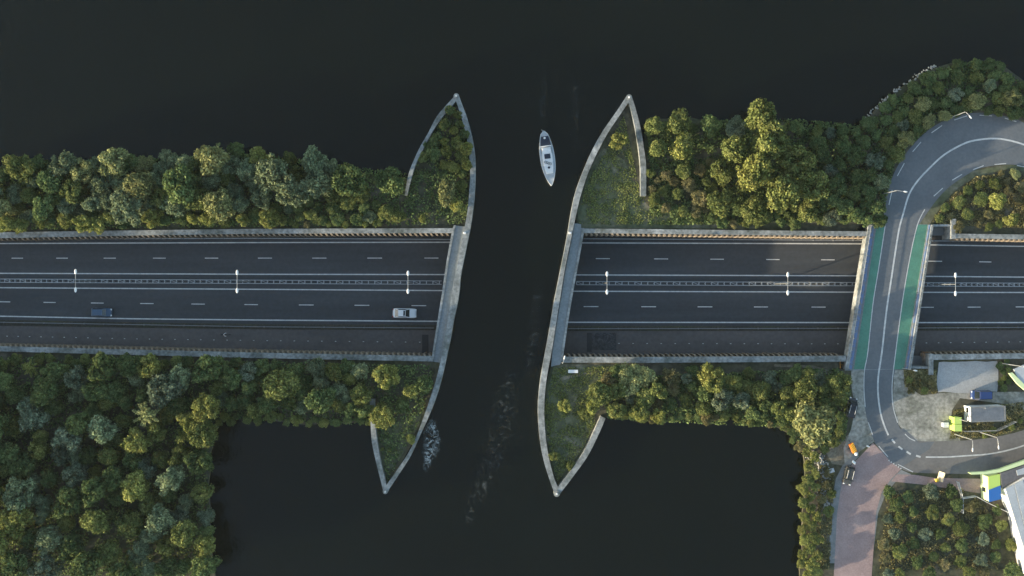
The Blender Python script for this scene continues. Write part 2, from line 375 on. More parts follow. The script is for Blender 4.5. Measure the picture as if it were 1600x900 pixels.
def mk_road(a, b):
    bm = NB(); xs = samples(a, b)
    ribbon_bm(bm, xs, add(T(NWi), 4.5), T(ROADB), zr, 6); struct(obj('road', bm, M['asphalt']))
    bm = NB(); ribbon_bm(bm, xs, add(T(NWi), -6), add(T(NWi), 5), lambda x: zr(x) + 0.12); struct(obj('verge', bm, M['northverge']))
    bm = NB(); ribbon_bm(bm, xs, add(T(ROADB), -0.4), add(T(CYT), .4), lambda x: zr(x) + 0.10); struct(obj('verge', bm, M['verge']))
    bm = NB(); ribbon_bm(bm, xs, T(CYT), add(T(SWi), 8), lambda x: zr(x) + 0.22, 3); struct(obj('service_road', bm, M['cycle_asphalt']))
both(mk_road)
zm = lambda x: zr(x) + 0.008
bm = NB()
for a, b in (XL, XR):
    for tab, wd in ((ETOP, 1.7), (CU, 1.7), (CL, 1.7), (EBOT, 1.8)):
        ribbon_bm(bm, samples(a, b), add(T(tab), -wd / 2), add(T(tab), wd / 2), zm)
top_d = [(18, 36), (88, 106), (162, 181), (239, 259), (320, 341), (403, 425), (488, 510), (574, 597), (663, 685), (931, 953), (1022, 1044), (1110, 1131), (1197, 1218), (1283, 1304), (1368, 1389), (1448, 1472), (1530, 1549), (1606, 1622)]
bot_d = [(-6, 16), (68, 87), (142, 162), (219, 240), (299, 320), (382, 403), (467, 490), (554, 577), (643, 666), (912, 935), (1002, 1025), (1090, 1113), (1178, 1200), (1268, 1290), (1355, 1376), (1437, 1459), (1512, 1532), (1587, 1607)]
top_d += [(18 - 70 * k, 36 - 70 * k) for k in range(1, 10)]; bot_d += [(-6 - 70 * k, 12 - 70 * k) for k in range(1, 10)]
YT = [(-900, 403), (0, 403.4), (700, 403.2), (931, 404), (1300, 406), (1600, 410)]; YB = [(0, 471.5), (162, 473.6), (400, 476), (660, 477.6), (912, 479), (1450, 480.2), (1600, 479.5)]
for d, tab in ((top_d, YT), (bot_d, YB)):
    for a, b in d: ribbon_bm(bm, [a, b], add(T(tab), -0.65), add(T(tab), 0.65), zm)
struct(obj('road_marking', bm, M['paint']))
bm = NB()
DY = [(0, 525), (100, 527), (200, 529.3), (400, 532), (640, 534.5), (910, 536.5), (1330, 537.3), (1430, 536), (1600, 534)]
x = 10.0
while x < 1620:
    if x < 655 or 905 < x < 1318 or 1428 < x:
        ribbon_bm(bm, [x, x + 2.2], add(T(DY), -0.45), add(T(DY), 0.45), lambda q: zr(q) + 0.228)
    t = abs(x - 800) / 800; x += 22.3 - 5.0 * t * t
struct(obj('road_marking', bm, M['paint']))
# repaired patches on the service road
M['patch'] = noisy('asphalt_patch', [(0.3, (0.030, 0.031, 0.034)), (0.7, (0.044, 0.044, 0.047))], 0.8, 6, 0.9)
M['patch2'] = noisy('scuffed_patch', [(0.40, (0.032, 0.033, 0.037)), (0.5, (0.05, 0.052, 0.056)), (0.62, (0.085, 0.088, 0.092))], 1.1, 9, 0.9, dist=2.0)
for (x0, x1, y0, y1, mt) in ((659.5, 669.5, 523, 553, 'patch'), (917, 924.5, 520, 550, 'patch'), (924.5, 963, 520, 547, 'patch2')):
    bm = NB(); ribbon_bm(bm, [x0, x1], lambda q: y0, lambda q: y1, lambda q: zr(800) + 0.236 if 0 else zr(q) + 0.234)
    struct(obj('road_patch', bm, M[mt]))

# ------------------------------------------------------------------ cutting retaining walls (> coping, ribs)
ZW = 1.2
def retaining(name, a, b, to, ti, side, label, gapend=0):
    root = thing(name, label, 'wall', W((a + b) / 2, ti((a + b) / 2), ZW) * Vector((1, 1, 0)) if 0 else (0, 0, 0))
    xs = samples(a, b, 25)
    bm = NB(); prev = None
    for x in xs:
        o_ = W(x, to(x), ZW); i_ = W(x, ti(x), ZW)
        vs = [bm.verts.new((o_.x, o_.y, -7.5)), bm.verts.new(o_), bm.verts.new(i_), bm.verts.new((i_.x, i_.y, 0.7)), bm.verts.new((i_.x, i_.y - side * 0.02, -7.5))]
        if prev:
            for k in range(5): bm.faces.new((prev[k], prev[(k + 1) % 5], vs[(k + 1) % 5], vs[k]))
        else: bm.faces.new(vs)
        prev = vs
    bm.faces.new(prev)
    obj('coping', bm, M['concrete'], root)
    # brown raked ribs below the coping
    bm = NB(); step = 1.02; x0 = W(a, 0, ZW).x; x1 = W(b, 0, ZW).x; n = int((x1 - x0) / step)
    for k in range(n):
        X = x0 + (k + 0.5) * step; px = 800 + X * F / (H - ZW)
        yi = W(px, ti(px), ZW).y
        dep = 0.42
        w2 = 0.20; sk = -0.30 * (1 if side > 0 else -1)
        pr = [(0.02, 0.85), (-dep, 0.55), (-dep, -3.2), (0.02, -5.2)]
        A = [bm.verts.new((X - w2 - sk * (0 if i in (0, 3) else 1), yi + side * p[0], p[1])) for i, p in enumerate(pr)]
        B = [bm.verts.new((X + w2 - sk * (0 if i in (0, 3) else 1), yi + side * p[0], p[1])) for i, p in enumerate(pr)]
        bm.faces.new(A); bm.faces.new(B[::-1])
        for i in range(4): bm.faces.new((A[i], B[i], B[(i + 1) % 4], A[(i + 1) % 4]))
    obj('ribs', bm, M['rib'], root)
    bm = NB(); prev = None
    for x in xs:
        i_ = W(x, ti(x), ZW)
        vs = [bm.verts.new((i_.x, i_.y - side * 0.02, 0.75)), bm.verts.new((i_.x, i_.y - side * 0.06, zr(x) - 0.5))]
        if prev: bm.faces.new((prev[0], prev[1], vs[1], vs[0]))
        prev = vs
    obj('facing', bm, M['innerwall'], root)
    return root
retaining('retaining_wall', -900, 709, T(NWo), T(NWi), 1, 'grey concrete retaining wall along the north side of the motorway, west of the channel, under the bushes')
retaining('retaining_wall', -900, 678, T(SWo), T(SWi), -1, 'grey concrete retaining wall on the south side of the motorway, west of the channel, beside the cycle track')
retaining('retaining_wall', 911, 1357, T(NWo), T(NWi), 1, 'grey concrete retaining wall on the north side of the motorway between channel and road bridge')
retaining('retaining_wall', 879, 1322, T(SWo), T(SWi), -1, 'grey concrete retaining wall on the south side of the motorway between channel and road bridge')
retaining('retaining_wall', 1492, 2500, T(NWo), T(NWi), 1, 'grey concrete retaining wall on the north side of the motorway east of the road bridge')
retaining('retaining_wall', 1453, 2500, T(SWo), T(SWi), -1, 'grey concrete retaining wall on the south side of the motorway beside the gravel pad')

# near-black blocks closing the underpass, standing in for the shade inside
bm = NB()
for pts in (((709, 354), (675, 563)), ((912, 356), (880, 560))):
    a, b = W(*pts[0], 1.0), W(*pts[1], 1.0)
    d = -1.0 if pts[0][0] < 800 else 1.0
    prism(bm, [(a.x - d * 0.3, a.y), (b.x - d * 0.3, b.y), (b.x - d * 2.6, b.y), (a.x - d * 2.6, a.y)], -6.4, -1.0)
struct(obj('tunnel_shade_block', bm, M['dark']))

# ------------------------------------------------------------------ AQUEDUCT: curved prow walls and walkways
def wall_poly(name, outer, inner, z0, z1, mat, parent):
    """curved wall between two pixel outlines"""
    n = 40
    def res(pts):
        sp = smooth_path(pts, 8); L = [0]
        for i in range(1, len(sp)): L.append(L[-1] + (sp[i] - sp[i - 1]).length)
        out = []
        for k in range(n + 1):
            t = L[-1] * k / n; j = 0
            while j < len(L) - 2 and L[j + 1] < t: j += 1
            u = (t - L[j]) / max(1e-6, L[j + 1] - L[j]); out.append(sp[j].lerp(sp[j + 1], u))
        return out
    O, I = res(outer), res(inner); bm = NB(); prev = None
    for o_, i_ in zip(O, I):
        a = W(o_.x, o_.y, z1); b = W(i_.x, i_.y, z1)
        vs = [bm.verts.new((a.x, a.y, z0)), bm.verts.new(a), bm.verts.new(b), bm.verts.new((b.x, b.y, z0))]
        if prev:
            for k in range(4): bm.faces.new((prev[k], prev[(k + 1) % 4], vs[(k + 1) % 4], vs[k]))
        else: bm.faces.new(vs)
        prev = vs
    bm.faces.new(prev)
    return obj(name, bm, mat, parent)
ZA = 1.9
def drum(px, py, rp, parent):
    c = W(px, py, ZA + .05); r = rp * (H - ZA) / F; bm = NB()
    bmesh.ops.create_cone(bm, cap_ends=True, segments=28, radius1=r, radius2=r, depth=5, matrix=Matrix.Translation((c.x, c.y, ZA + 0.1 - 2.5)))
    o = obj('tip_drum', bm, M['concrete'], parent)
    bm = NB(); bmesh.ops.create_cone(bm, cap_ends=True, segments=16, radius1=r * .35, radius2=r * .28, depth=.5, matrix=Matrix.Translation((c.x, c.y, ZA + 0.35)))
    obj('beacon', bm, M['white'], o)
aqL = thing('aqueduct_wall', 'pale concrete aqueduct wall west of the channel, pointed at both ends, with a walkway over the motorway', 'aqueduct wall')
wall_poly('long_wall', [(717, 149), (722.5, 164), (729, 181), (736, 205.6), (741, 231), (743, 259), (742.5, 285), (741, 312), (736, 350), (729, 385), (720, 430), (717, 462), (709, 500), (704, 550) if 0 else (704, 530), (699.5, 550), (694.6, 573), (686, 607), (672, 646), (655, 683), (641, 714), (621, 745), (605, 769)],
          [(711.5, 155), (716, 168), (723, 190.5), (730, 219), (734, 253), (734.5, 281), (733, 300), (731, 325), (726, 355), (719, 390), (711, 430), (706, 455), (700, 500), (694, 530), (691, 550), (687, 570), (679, 601), (665, 643), (646.5, 691.6), (632, 717), (613, 745), (600, 763)], -3.5, ZA, M['concrete'], aqL)
wall_poly('short_wall', [(711, 149), (706, 154.6), (683, 181), (670, 205.6), (655, 232), (641.6, 262), (636.5, 280), (632, 305)],
          [(712, 158), (709, 162), (692.6, 181), (676, 205.6), (662, 232), (650, 255), (642, 281), (636.5, 305)], -3.5, ZA - .01, M['concrete'], aqL)
wall_poly('short_wall', [(577.5, 624), (578, 645), (579, 663), (581, 691), (587, 720), (592.6, 742.6), (599, 768)],
          [(585, 624), (585.5, 645), (586.5, 667), (589.5, 691), (594.5, 720), (600, 742.6), (604.5, 762)], -3.5, ZA - .01, M['concrete'], aqL)
drum(713, 150, 4.2, aqL); drum(602, 768, 4.0, aqL)
bm = NB(); prism(bm, [tuple(W(x, y, 1.0)[:2]) for x, y in ((709.5, 352), (726.5, 354), (719.5, 390), (711.5, 430), (700.5, 500), (691.5, 550), (690, 567), (674, 564.5), (682.5, 510), (691, 457.5), (697.5, 412))], -1.2, 1.0)
wk = obj('walkway', bm, M['deck'], aqL)
wall_poly('edge_kerb', [(709, 352), (706, 362), (697, 412), (690.5, 457.5), (682, 510), (673.5, 565)], [(712.5, 352), (709.5, 362), (700.5, 412), (694, 457.5), (685.5, 510), (677, 565)], 0.9, 1.25, M['concrete'], aqL)
aqR = thing('aqueduct_wall', 'pale concrete aqueduct wall east of the channel, pointed at both ends, with a walkway over the motorway', 'aqueduct wall')
wall_poly('long_wall', [(979, 150), (962.5, 175), (940, 207.5), (922.5, 240), (910, 270), (900, 297.5), (893.5, 325), (885, 375), (875, 425), (865, 475), (859, 512), (852, 550), (844.5, 592), (840.5, 635), (842.5, 677.5), (848, 714), (858, 748), (866.5, 771)],
          [(984, 157), (967, 182), (949, 209), (932, 241), (919, 270), (909, 300), (902.5, 325), (892, 375), (882, 425), (874, 475), (868, 512), (862, 550), (854, 592), (850.4, 635), (852, 677.5), (857.5, 714), (866, 748), (873, 764)], -3.5, ZA, M['concrete'], aqR)
wall_poly('short_wall', [(987.5, 151), (994, 172.5), (1001, 200), (1006, 230), (1009.5, 260), (1009.5, 306)],
          [(981, 158), (986, 172.5), (993, 203), (997.5, 230), (1000.5, 260), (1001, 306)], -3.5, ZA - .01, M['concrete'], aqR)
wall_poly('short_wall', [(946, 654), (936, 677.5), (919, 711.5), (899, 740), (874, 773)],
          [(938.5, 650), (925, 680), (910.5, 708.6), (890.6, 737), (868, 766)], -3.5, ZA - .01, M['concrete'], aqR)
drum(983, 152, 4.6, aqR); drum(870, 771.5, 4.8, aqR)
bm = NB(); prism(bm, [tuple(W(x, y, 1.0)[:2]) for x, y in ((898, 349), (908, 350), (908, 356), (912.5, 356), (910, 375), (900, 430), (891, 480), (886, 512), (879, 562), (875, 570), (868, 571), (861, 573), (863, 550), (869, 512), (875, 475), (883, 425), (893, 375))], -1.2, 1.0)
obj('walkway', bm, M['deck'], aqR)
wall_poly('edge_kerb', [(913, 356), (910.5, 375), (900.5, 430), (891.5, 480), (886.5, 512), (879.5, 560)], [(909.5, 356), (907, 375), (897, 430), (888, 480), (883, 512), (876, 560)], 0.9, 1.25, M['concrete'], aqR)
# small white cabinets on the aqueduct walls
for (px, py, lb) in ((726, 364, 'small white light box on the western aqueduct wall by the walkway'), (890.5, 364, 'small white light box on the eastern aqueduct wall by the walkway')):
    c = W(px, py, ZA); t = thing('light_box', lb, 'light box', c, 0, 'light boxes on the aqueduct walls')
    bm = NB(); box(bm, (0, 0, .25), (.55, .4, .5), bevel=.05); obj('case', bm, M['white'], t)
    bm = NB(); box(bm, (0, 0, .53), (.4, .28, .06)); obj('lens', bm, M['lampwhite'], t)

# ------------------------------------------------------------------ guard rails
def rail_line(name, a, b, tab, label, mat, zoff=0.62, spacing=4.0, gap=82, group='motorway guard rails'):
    root = thing(name, label, 'guard rail', (0, 0, 0), 0)
    bm = NB(); pb = NB()
    for x in samples(a, b, 30)[:-1]:
        x2 = x + (b - a) / max(1, int(abs(b - a) / 30))
        p, q = W(x, tab(x), zr(x) + zoff), W(x2, tab(x2), zr(x2) + zoff)
        d = q - p; ang = math.atan2(d.y, d.x)
        box(bm, (p + q) / 2, (d.length, 0.14, 0.30), ang)
    obj('rail', bm, mat, root); pb.free()
    X0, X1 = W(max(a, -40), 0, -5).x, W(min(b, 1640), 0, -5).x; n = int((X1 - X0) / spacing); first = None
    for k in range(n):
        X = X0 + (k + .5) * spacing; px = 800 + X * F / (H + 5); p = W(px, tab(px), zr(px) + .38)
        if first is None:
            pb = NB(); box(pb, (0, 0, 0), (.10, .26, .76)); first = q = obj('post', pb, M['steel_dull'], root)
        else: q = first.copy(); C.objects.link(q)
        q.location = p
    return root
RT = [(-900, 378), (0, 373.7), (400, 372.3), (705, 374), (910, 373), (1355, 375.5), (1600, 377.5), (2500, 385)]
RB = [(-900, 488), (0, 503.5), (200, 507), (400, 510.5), (683, 512.5), (887, 513.5), (1330, 513), (1600, 511.5), (2500, 504)]
rail_line('guard_rail', -500, 704, T(RT), 'steel guard rail below the northern retaining wall, west of the channel', M['steel'])
rail_line('guard_rail', 912, 1900, T(RT), 'steel guard rail below the northern retaining wall, east of the channel', M['steel'])
rail_line('guard_rail', -500, 678, T(RB), 'dull guard rail between motorway and cycle track, west of the channel', M['steel_dull'], .45)
rail_line('guard_rail', 888, 1900, T(RB), 'dull guard rail between motorway and cycle track, east of the channel', M['steel_dull'], .45)
BAR = [(-900, 434), (0, 438.5), (400, 440.3), (690, 441.6), (900, 442.3), (1345, 444), (1600, 445), (2500, 446)]
def median(a, b, label):
    root = thing('median_barrier', label, 'crash barrier', (0, 0, 0))
    f = T(BAR)
    for s in (-1, 1):
        bm = NB(); xs = samples(a, b, 30)
        for x, x2 in zip(xs[:-1], xs[1:]):
            p, q = W(x, f(x) + s * 2.6, zr(x) + .68), W(x2, f(x2) + s * 2.6, zr(x2) + .68); d = q - p
            box(bm, (p + q) / 2, (d.length, .13, .30), math.atan2(d.y, d.x))
        obj('rail', bm, M['steel'], root)
    x = max(a, -40); k = 0; first = {}
    while x < min(b, 1640):
        t = abs(x - 800) / 800; step = 10.2 - 2.2 * t * t; br_ = k % 3 == 0
        p = W(x, f(x), zr(x) + .74)
        if br_ not in first:
            bm = NB(); box(bm, (0, 0, 0), (.16, .62, .10)); box(bm, (0, 0, -.4), (.12, .14, .72))
            if br_: box(bm, (.62, 0, -.01), (1.22, .09, .08), -0.42)
            q = first[br_] = obj('spacer', bm, M['steel'], root)
        else: q = first[br_].copy(); C.objects.link(q)
        q.location = p; x += step; k += 1
median(-400, 690, 'double steel crash barrier along the motorway centre, west of the channel')
median(901, 1900, 'double steel crash barrier along the motorway centre, east of the channel')

# ------------------------------------------------------------------ lamp posts of the motorway
def copy_tree(o, parent=None):
    c = o.copy(); C.objects.link(c)
    if parent is not None: c.parent = parent
    for ch in list(o.children): copy_tree(ch, c)
    return c
HL = 10.0
def double_lamp():
    t = thing('motorway_lamp', '', 'street lamp', (0, 0, 0), 0, 'twin lamps on the median barrier')
    bm = NB(); tube(bm, [(0, 0, 0), (0, 0, 5), (0, 0, HL)], [.13, .10, .07], 10); obj('pole', bm, M['steel_dull'], t)
    bm = NB(); tube(bm, [(0, -1.5, HL), (0, 1.5, HL)], .045, 8); obj('arm', bm, M['steel'], t)
    for s in (-1, 1):
        bm = NB(); ellipsoid(bm, (0, s * 1.72, HL), (.25, .52, .14), 0, 14); obj('lamp_head', bm, M['lampwhite'], t, True)
    return t
L_lab = ['twin-headed lamp on the median, second from the left, west of the dark blue car' if 0 else 'twin-headed white motorway lamp just left of and above the dark blue car',
         'twin-headed white motorway lamp above the cyclist, middle one of the three west of the channel',
         'twin-headed white motorway lamp beside the white car', 'twin-headed white motorway lamp just east of the channel',
         'twin-headed white motorway lamp west of the road bridge, near it', 'twin-headed white motorway lamp just east of the road bridge']
proto = double_lamp()
for i, px in enumerate((118, 370.5, 637.5, 948.5, 1231, 1493)):
    z0 = zr(px); top = W(px, lerp_tab(BAR, px) - .4, z0 + HL)
    o = proto if i == 0 else copy_tree(proto)
    o.location = (top.x, top.y, z0); o['label'] = L_lab[i]

# ------------------------------------------------------------------ ROADS on the east bank
def path_ribbon(name, left, right, mat, z, n=60, kind='structure'):
    def res(pts):
        sp = smooth_path(pts, 8); L = [0]
        for i in range(1, len(sp)): L.append(L[-1] + (sp[i] - sp[i - 1]).length)
        out = []
        for k in range(n + 1):
            t = L[-1] * k / n; j = 0
            while j < len(L) - 2 and L[j + 1] < t: j += 1
            out.append(sp[j].lerp(sp[j + 1], (t - L[j]) / max(1e-6, L[j + 1] - L[j])))
        return out
    A, B = res(left), res(right); bm = NB(); prev = None
    for a, b in zip(A, B):
        vs = (bm.verts.new(W(a.x, a.y, z)), bm.verts.new(W(b.x, b.y, z)))
        if prev: bm.faces.new((prev[0], prev[1], vs[1], vs[0]))
        prev = vs
    o = obj(name, bm, mat); o['kind'] = kind; return o
def flat(name, pts, mat, z): return land(name, pts, mat, z, 0)
Z1, Z2, Z3, Z4 = ZG + .006, ZG + .012, ZG + .018, ZG + .024
# gravel areas
flat('gravel', [(1330, 578), (1350, 578), (1350, 620), (1354, 650), (1366, 690), (1360, 694), (1344, 705), (1320, 728), (1318, 700), (1330, 670), (1336, 640), (1330, 600)], M['gravel'], Z1)
flat('gravel', [(1397, 578), (1416, 578), (1412, 600), (1440, 618), (1470, 614), (1500, 613), (1600, 612), (1750, 640), (1750, 656), (1600, 640), (1575, 632), (1500, 622), (1488, 640), (1484, 665), (1500, 678), (1500, 690), (1430, 692), (1404, 664), (1395, 630)], M['gravel'], Z1)
flat('gravel_pad', wob([(1467, 566), (1558, 564), (1560, 590), (1558, 612), (1520, 614), (1466, 613), (1464, 590), (1467, 566)], 1.5, 8)[:-1], M['pad'], Z2)
flat('trodden_earth', [(1290, 705), (1330, 676), (1343, 706), (1322, 728), (1300, 725)], M['sand'], Z1 - .003)
# junction, roads
low_top = [(1402, 664), (1410, 678), (1424, 687), (1445, 689.5), (1475, 689), (1510, 688), (1554, 683), (1600, 672), (1700, 640)]
low_bot = [(1366, 690), (1378, 706), (1392, 722), (1406, 731), (1426, 738), (1483, 740), (1530, 739), (1600, 724), (1700, 690)]
path_ribbon('road', low_top, low_bot, M['road_old'], Z2, 70)
flat('brick_road', [(1364, 692), (1378, 706), (1392, 722), (1408, 733), (1392, 749), (1378, 768), (1369, 800), (1362, 900), (1350, 1100), (1290, 1100), (1304, 880), (1308, 802), (1316, 750), (1323, 734), (1342, 715)], M['brick'], Z3)
flat('pavement', [(1408, 734), (1424, 741), (1400, 752), (1384, 772), (1372, 802), (1360, 900), (1355, 900), (1369, 800), (1378, 768), (1392, 749)], M['kerb'], Z2)
flat('pavement', [(1342, 713), (1323, 733), (1316, 748), (1309, 800), (1305, 880), (1296, 880), (1297, 800), (1306, 748), (1316, 728), (1336, 708)], M['kerb'], Z2)
flat('brick_path', [(1402, 741), (1430, 742), (1462, 747), (1532, 748), (1532, 771), (1500, 766), (1440, 757), (1392, 752)], M['brick'], Z4)
up_left = [(1352, 578), (1350, 607), (1352, 640), (1358, 666), (1367, 691)]
up_right = [(1399, 578), (1395, 600), (1396, 636), (1402, 660), (1410, 675)]
path_ribbon('road', up_left, up_right, M['road_grey'], Z3, 40)
flat('road', [(1366, 691), (1411, 669), (1424, 680), (1436, 692), (1460, 690), (1452, 702), (1430, 716), (1410, 729), (1392, 722), (1378, 706)], M['road_grey'], Z4 - .001)
lp = [(1382.5, 351), (1381, 325), (1385, 300), (1395, 275), (1408, 250), (1425, 228), (1445, 208), (1470, 191), (1500, 179.5), (1530, 176), (1555, 178), (1580, 184), (1600, 192), (1700, 250)]
rp = [(1436, 351), (1445, 338), (1457, 321), (1472.5, 302), (1492.5, 285), (1520, 267.5), (1535, 262), (1550, 259), (1562, 257.3), (1575, 257), (1588, 257.6), (1600, 259), (1612, 262), (1640, 275)]
path_ribbon('road', lp, rp, M['road_grey'], Z3, 90)
flat('trodden_earth', [(1434, 352), (1445, 338), (1457, 321), (1472, 302), (1492, 285), (1520, 267), (1575, 257), (1612, 262), (1612, 270), (1575, 264), (1525, 276), (1498, 293), (1478, 312), (1462, 335), (1452, 352)], M['lawn'], Z1)
# markings
mk = NB()
def line(pts, wpx, z, zfun=None):
    sp = smooth_path(pts, 6) if len(pts) > 2 else [Vector(p) for p in pts]
    prev = None
    for i, p in enumerate(sp):
        d = (sp[min(i + 1, len(sp) - 1)] - sp[max(i - 1, 0)]).normalized(); nrm = Vector((-d.y, d.x)) * wpx / 2
        vs = (mk.verts.new(W(p.x + nrm.x, p.y + nrm.y, z)), mk.verts.new(W(p.x - nrm.x, p.y - nrm.y, z)))
        if prev: mk.faces.new((prev[0], prev[1], vs[1], vs[0]))
        prev = vs
ZM = ZG + .034
line([(1388, 680), (1381, 663), (1375.6, 643.5), (1372, 615), (1372.5, 587), (1378, 550), (1385, 487), (1392.5, 437), (1400, 387), (1405, 357.5), (1411, 335), (1420, 305), (1432, 285), (1450, 265), (1475, 242), (1505, 225), (1525, 219), (1550, 216.5), (1570, 218), (1600, 226), (1660, 250)], 2.6, ZM)
line([(1352, 636), (1350, 607), (1351, 578), (1356, 550), (1364, 475), (1372, 425), (1379, 380), (1385, 340)], 1.3, ZM)
line([(1402.5, 660.5), (1396, 638), (1394, 618), (1394.5, 592.5), (1399.5, 550), (1406, 500), (1412.5, 455), (1420, 412), (1427.5, 375), (1435, 347), (1445, 327)], 1.3, ZM)
for a, b in (((1356.7, 660), (1363.7, 680)), ((1394, 297), (1389, 320)), ((1413, 255), (1402, 275)), ((1439, 222), (1426, 237)), ((1472, 196), (1455.5, 207.5)), ((1511, 181), (1491, 187.5)), ((1530.5, 180), (1550, 181)), ((1570, 184.5), (1588, 190)),
             ((1473, 294), (1459, 306.5)), ((1503, 272.5), (1488, 281.5)), ((1537, 258.8), (1520.5, 265)), ((1572, 255.5), (1554, 257)), ((1589, 258.5), (1602, 261)), ((1373, 697), (1387.5, 714)), ((1403, 725.6), (1426.6, 737.5))):
    line([a, b], 1.3, ZM)
line([(1414, 678), (1421, 684.5), (1430, 689)], 1.3, ZM)
for p, q in (((1393.5, 686.5), (1398.5, 692.5)), ((1404, 697.5), (1410, 702.5)), ((1416.5, 705.5), (1423, 709.8)), ((1431.5, 712), (1438.5, 714))): line([p, q], 2.8, ZM)
line([(1446.5, 714.2), (1480, 714), (1511.6, 712), (1535, 710.5), (1554, 708), (1577, 703), (1600, 696), (1650, 678)], 2.2, ZM)
for i in range(6):
    x, y = 1388.5 + i * 3.7, 719 + i * 2.45
    vs = [mk.verts.new(W(*p, ZM)) for p in ((x - 1.1, y + .9), (x + 1.2, y - .9), (x + 1.6, y + 2.0))]; mk.faces.new(vs)
struct(obj('road_marking', mk, M['paint']))

# ------------------------------------------------------------------ ROAD BRIDGE
def line_x(p, q, y): return p[0] + (q[0] - p[0]) * (y - p[1]) / (q[1] - p[1])
br = thing('road_bridge', 'concrete road bridge with green cycle lanes crossing over the sunken motorway', 'bridge')
def P2(x, y, z): v = W(x, y, z); return (v.x, v.y)
bm = NB(); prism(bm, [P2(1357, 349, ZG), P2(1459, 351, ZG), P2(1424, 577, ZG), P2(1320, 579, ZG)], -0.6, ZG + .010); obj('deck', bm, M['deck'], br)
bm = NB()
ys = samples(351, 577, 20)
LLINE = [(340, 1385), (380, 1379), (425, 1372), (475, 1364), (550, 1356), (578, 1351)]; RLINE = [(347, 1435), (375, 1427.5), (412, 1420), (455, 1412.5), (500, 1406), (550, 1399.5), (592, 1394.5)]
def vrib(xa, xb, z, ylist=ys):
    b_ = NB(); prev = None
    for y in ylist:
        vs = (b_.verts.new(W(xa(y), y, z)), b_.verts.new(W(xb(y), y, z)))
        if prev: b_.faces.new((prev[0], prev[1], vs[1], vs[0]))
        prev = vs
    return b_
gl = lambda y: line_x((1370, 351), (1334.5, 575), y); gr_ = lambda y: line_x((1450, 351), (1413, 575), y)
obj('carriageway', vrib(T(LLINE), T(RLINE), ZG + .022), M['road_grey'], br)
bm.free()
obj('cycle_lane', vrib(gl, T(LLINE), ZG + .020), M['green_lane'], br)
obj('cycle_lane', vrib(T(RLINE), gr_, ZG + .020), M['green_lane'], br)
for (f_in, f_out, s) in ((gl, lambda y: line_x((1357, 351), (1321, 575), y), -1), (gr_, lambda y: line_x((1459, 351), (1424, 575), y), 1)):
    # footpath strip with blue parapet panels, pale outer kerb beam
    mixf = lambda t: (lambda y: f_in(y) + (f_out(y) - f_in(y)) * t)
    def beam(t0, t1, z0, z1, nm, mt):
        b_ = NB(); prs = [P2(mixf(t0)(351), 351, z1), P2(mixf(t1)(351), 351, z1), P2(mixf(t1)(577), 577, z1), P2(mixf(t0)(577), 577, z1)]
        prism(b_, prs, z0, z1); return obj(nm, b_, M[mt], br)
    beam(0.0, 0.22, ZG - .1, ZG + .14, 'kerb', 'kerb')
    beam(0.24, 0.62, ZG - .1, ZG + .40, 'parapet_panels', 'blue_panel')
    beam(0.64, 1.0, -0.8, ZG + .75, 'edge_beam', 'concrete')
    b_ = NB()
    for y in samples(353, 575, 9):
        p = W(mixf(.63)(y), y, ZG + .5); box(b_, p, (.08, .08, 1.3))
    a, b = W(mixf(.63)(352), 352, ZG + 1.2), W(mixf(.63)(576), 576, ZG + 1.2); tube(b_, [a, b], .05, 6)
    obj('railing', b_, M['steel'], br)
# abutments and the pits beside the bridge
for pts, z1, lb in (([(1486.5, 342), (1494, 342), (1494, 373), (1486.5, 373)], 1.25, 'concrete wing wall north-east of the road bridge'),
                ([(1451.5, 553), (1458.5, 553), (1458.5, 586), (1451.5, 586)], 1.25, 'concrete wing wall south-east of the road bridge')):
    bm = NB(); prism(bm, [P2(x, y, z1) for x, y in pts], -7, z1); tag(obj('wing_wall', bm, M['concrete']), lb, 'wall')
for pts, lb in (([(1459, 350.5), (1487, 350.5), (1487, 353.5), (1459, 353.5)], 'low concrete cross wall between road bridge and northern wing wall'),
            ([(1424, 572.5), (1452, 572.5), (1452, 576), (1424, 576)], 'low concrete cross wall between road bridge and southern wing wall')):
    bm = NB(); prism(bm, [P2(x, y, .9) for x, y in pts], -7, .9); tag(obj('cross_wall', bm, M['concrete']), lb, 'wall')
bm = NB(); prism(bm, [P2(1315, 345, -.4), P2(1492, 345, -.4), P2(1492, 368, -3), P2(1315, 368, -3)], -7.2, -2.2)
prism(bm, [P2(1312, 556, -3), P2(1456, 556, -3), P2(1456, 580, -3), P2(1312, 580, -3)], -7.2, -2.4)
struct(obj('bridge_footing', bm, M['steel_dull']))

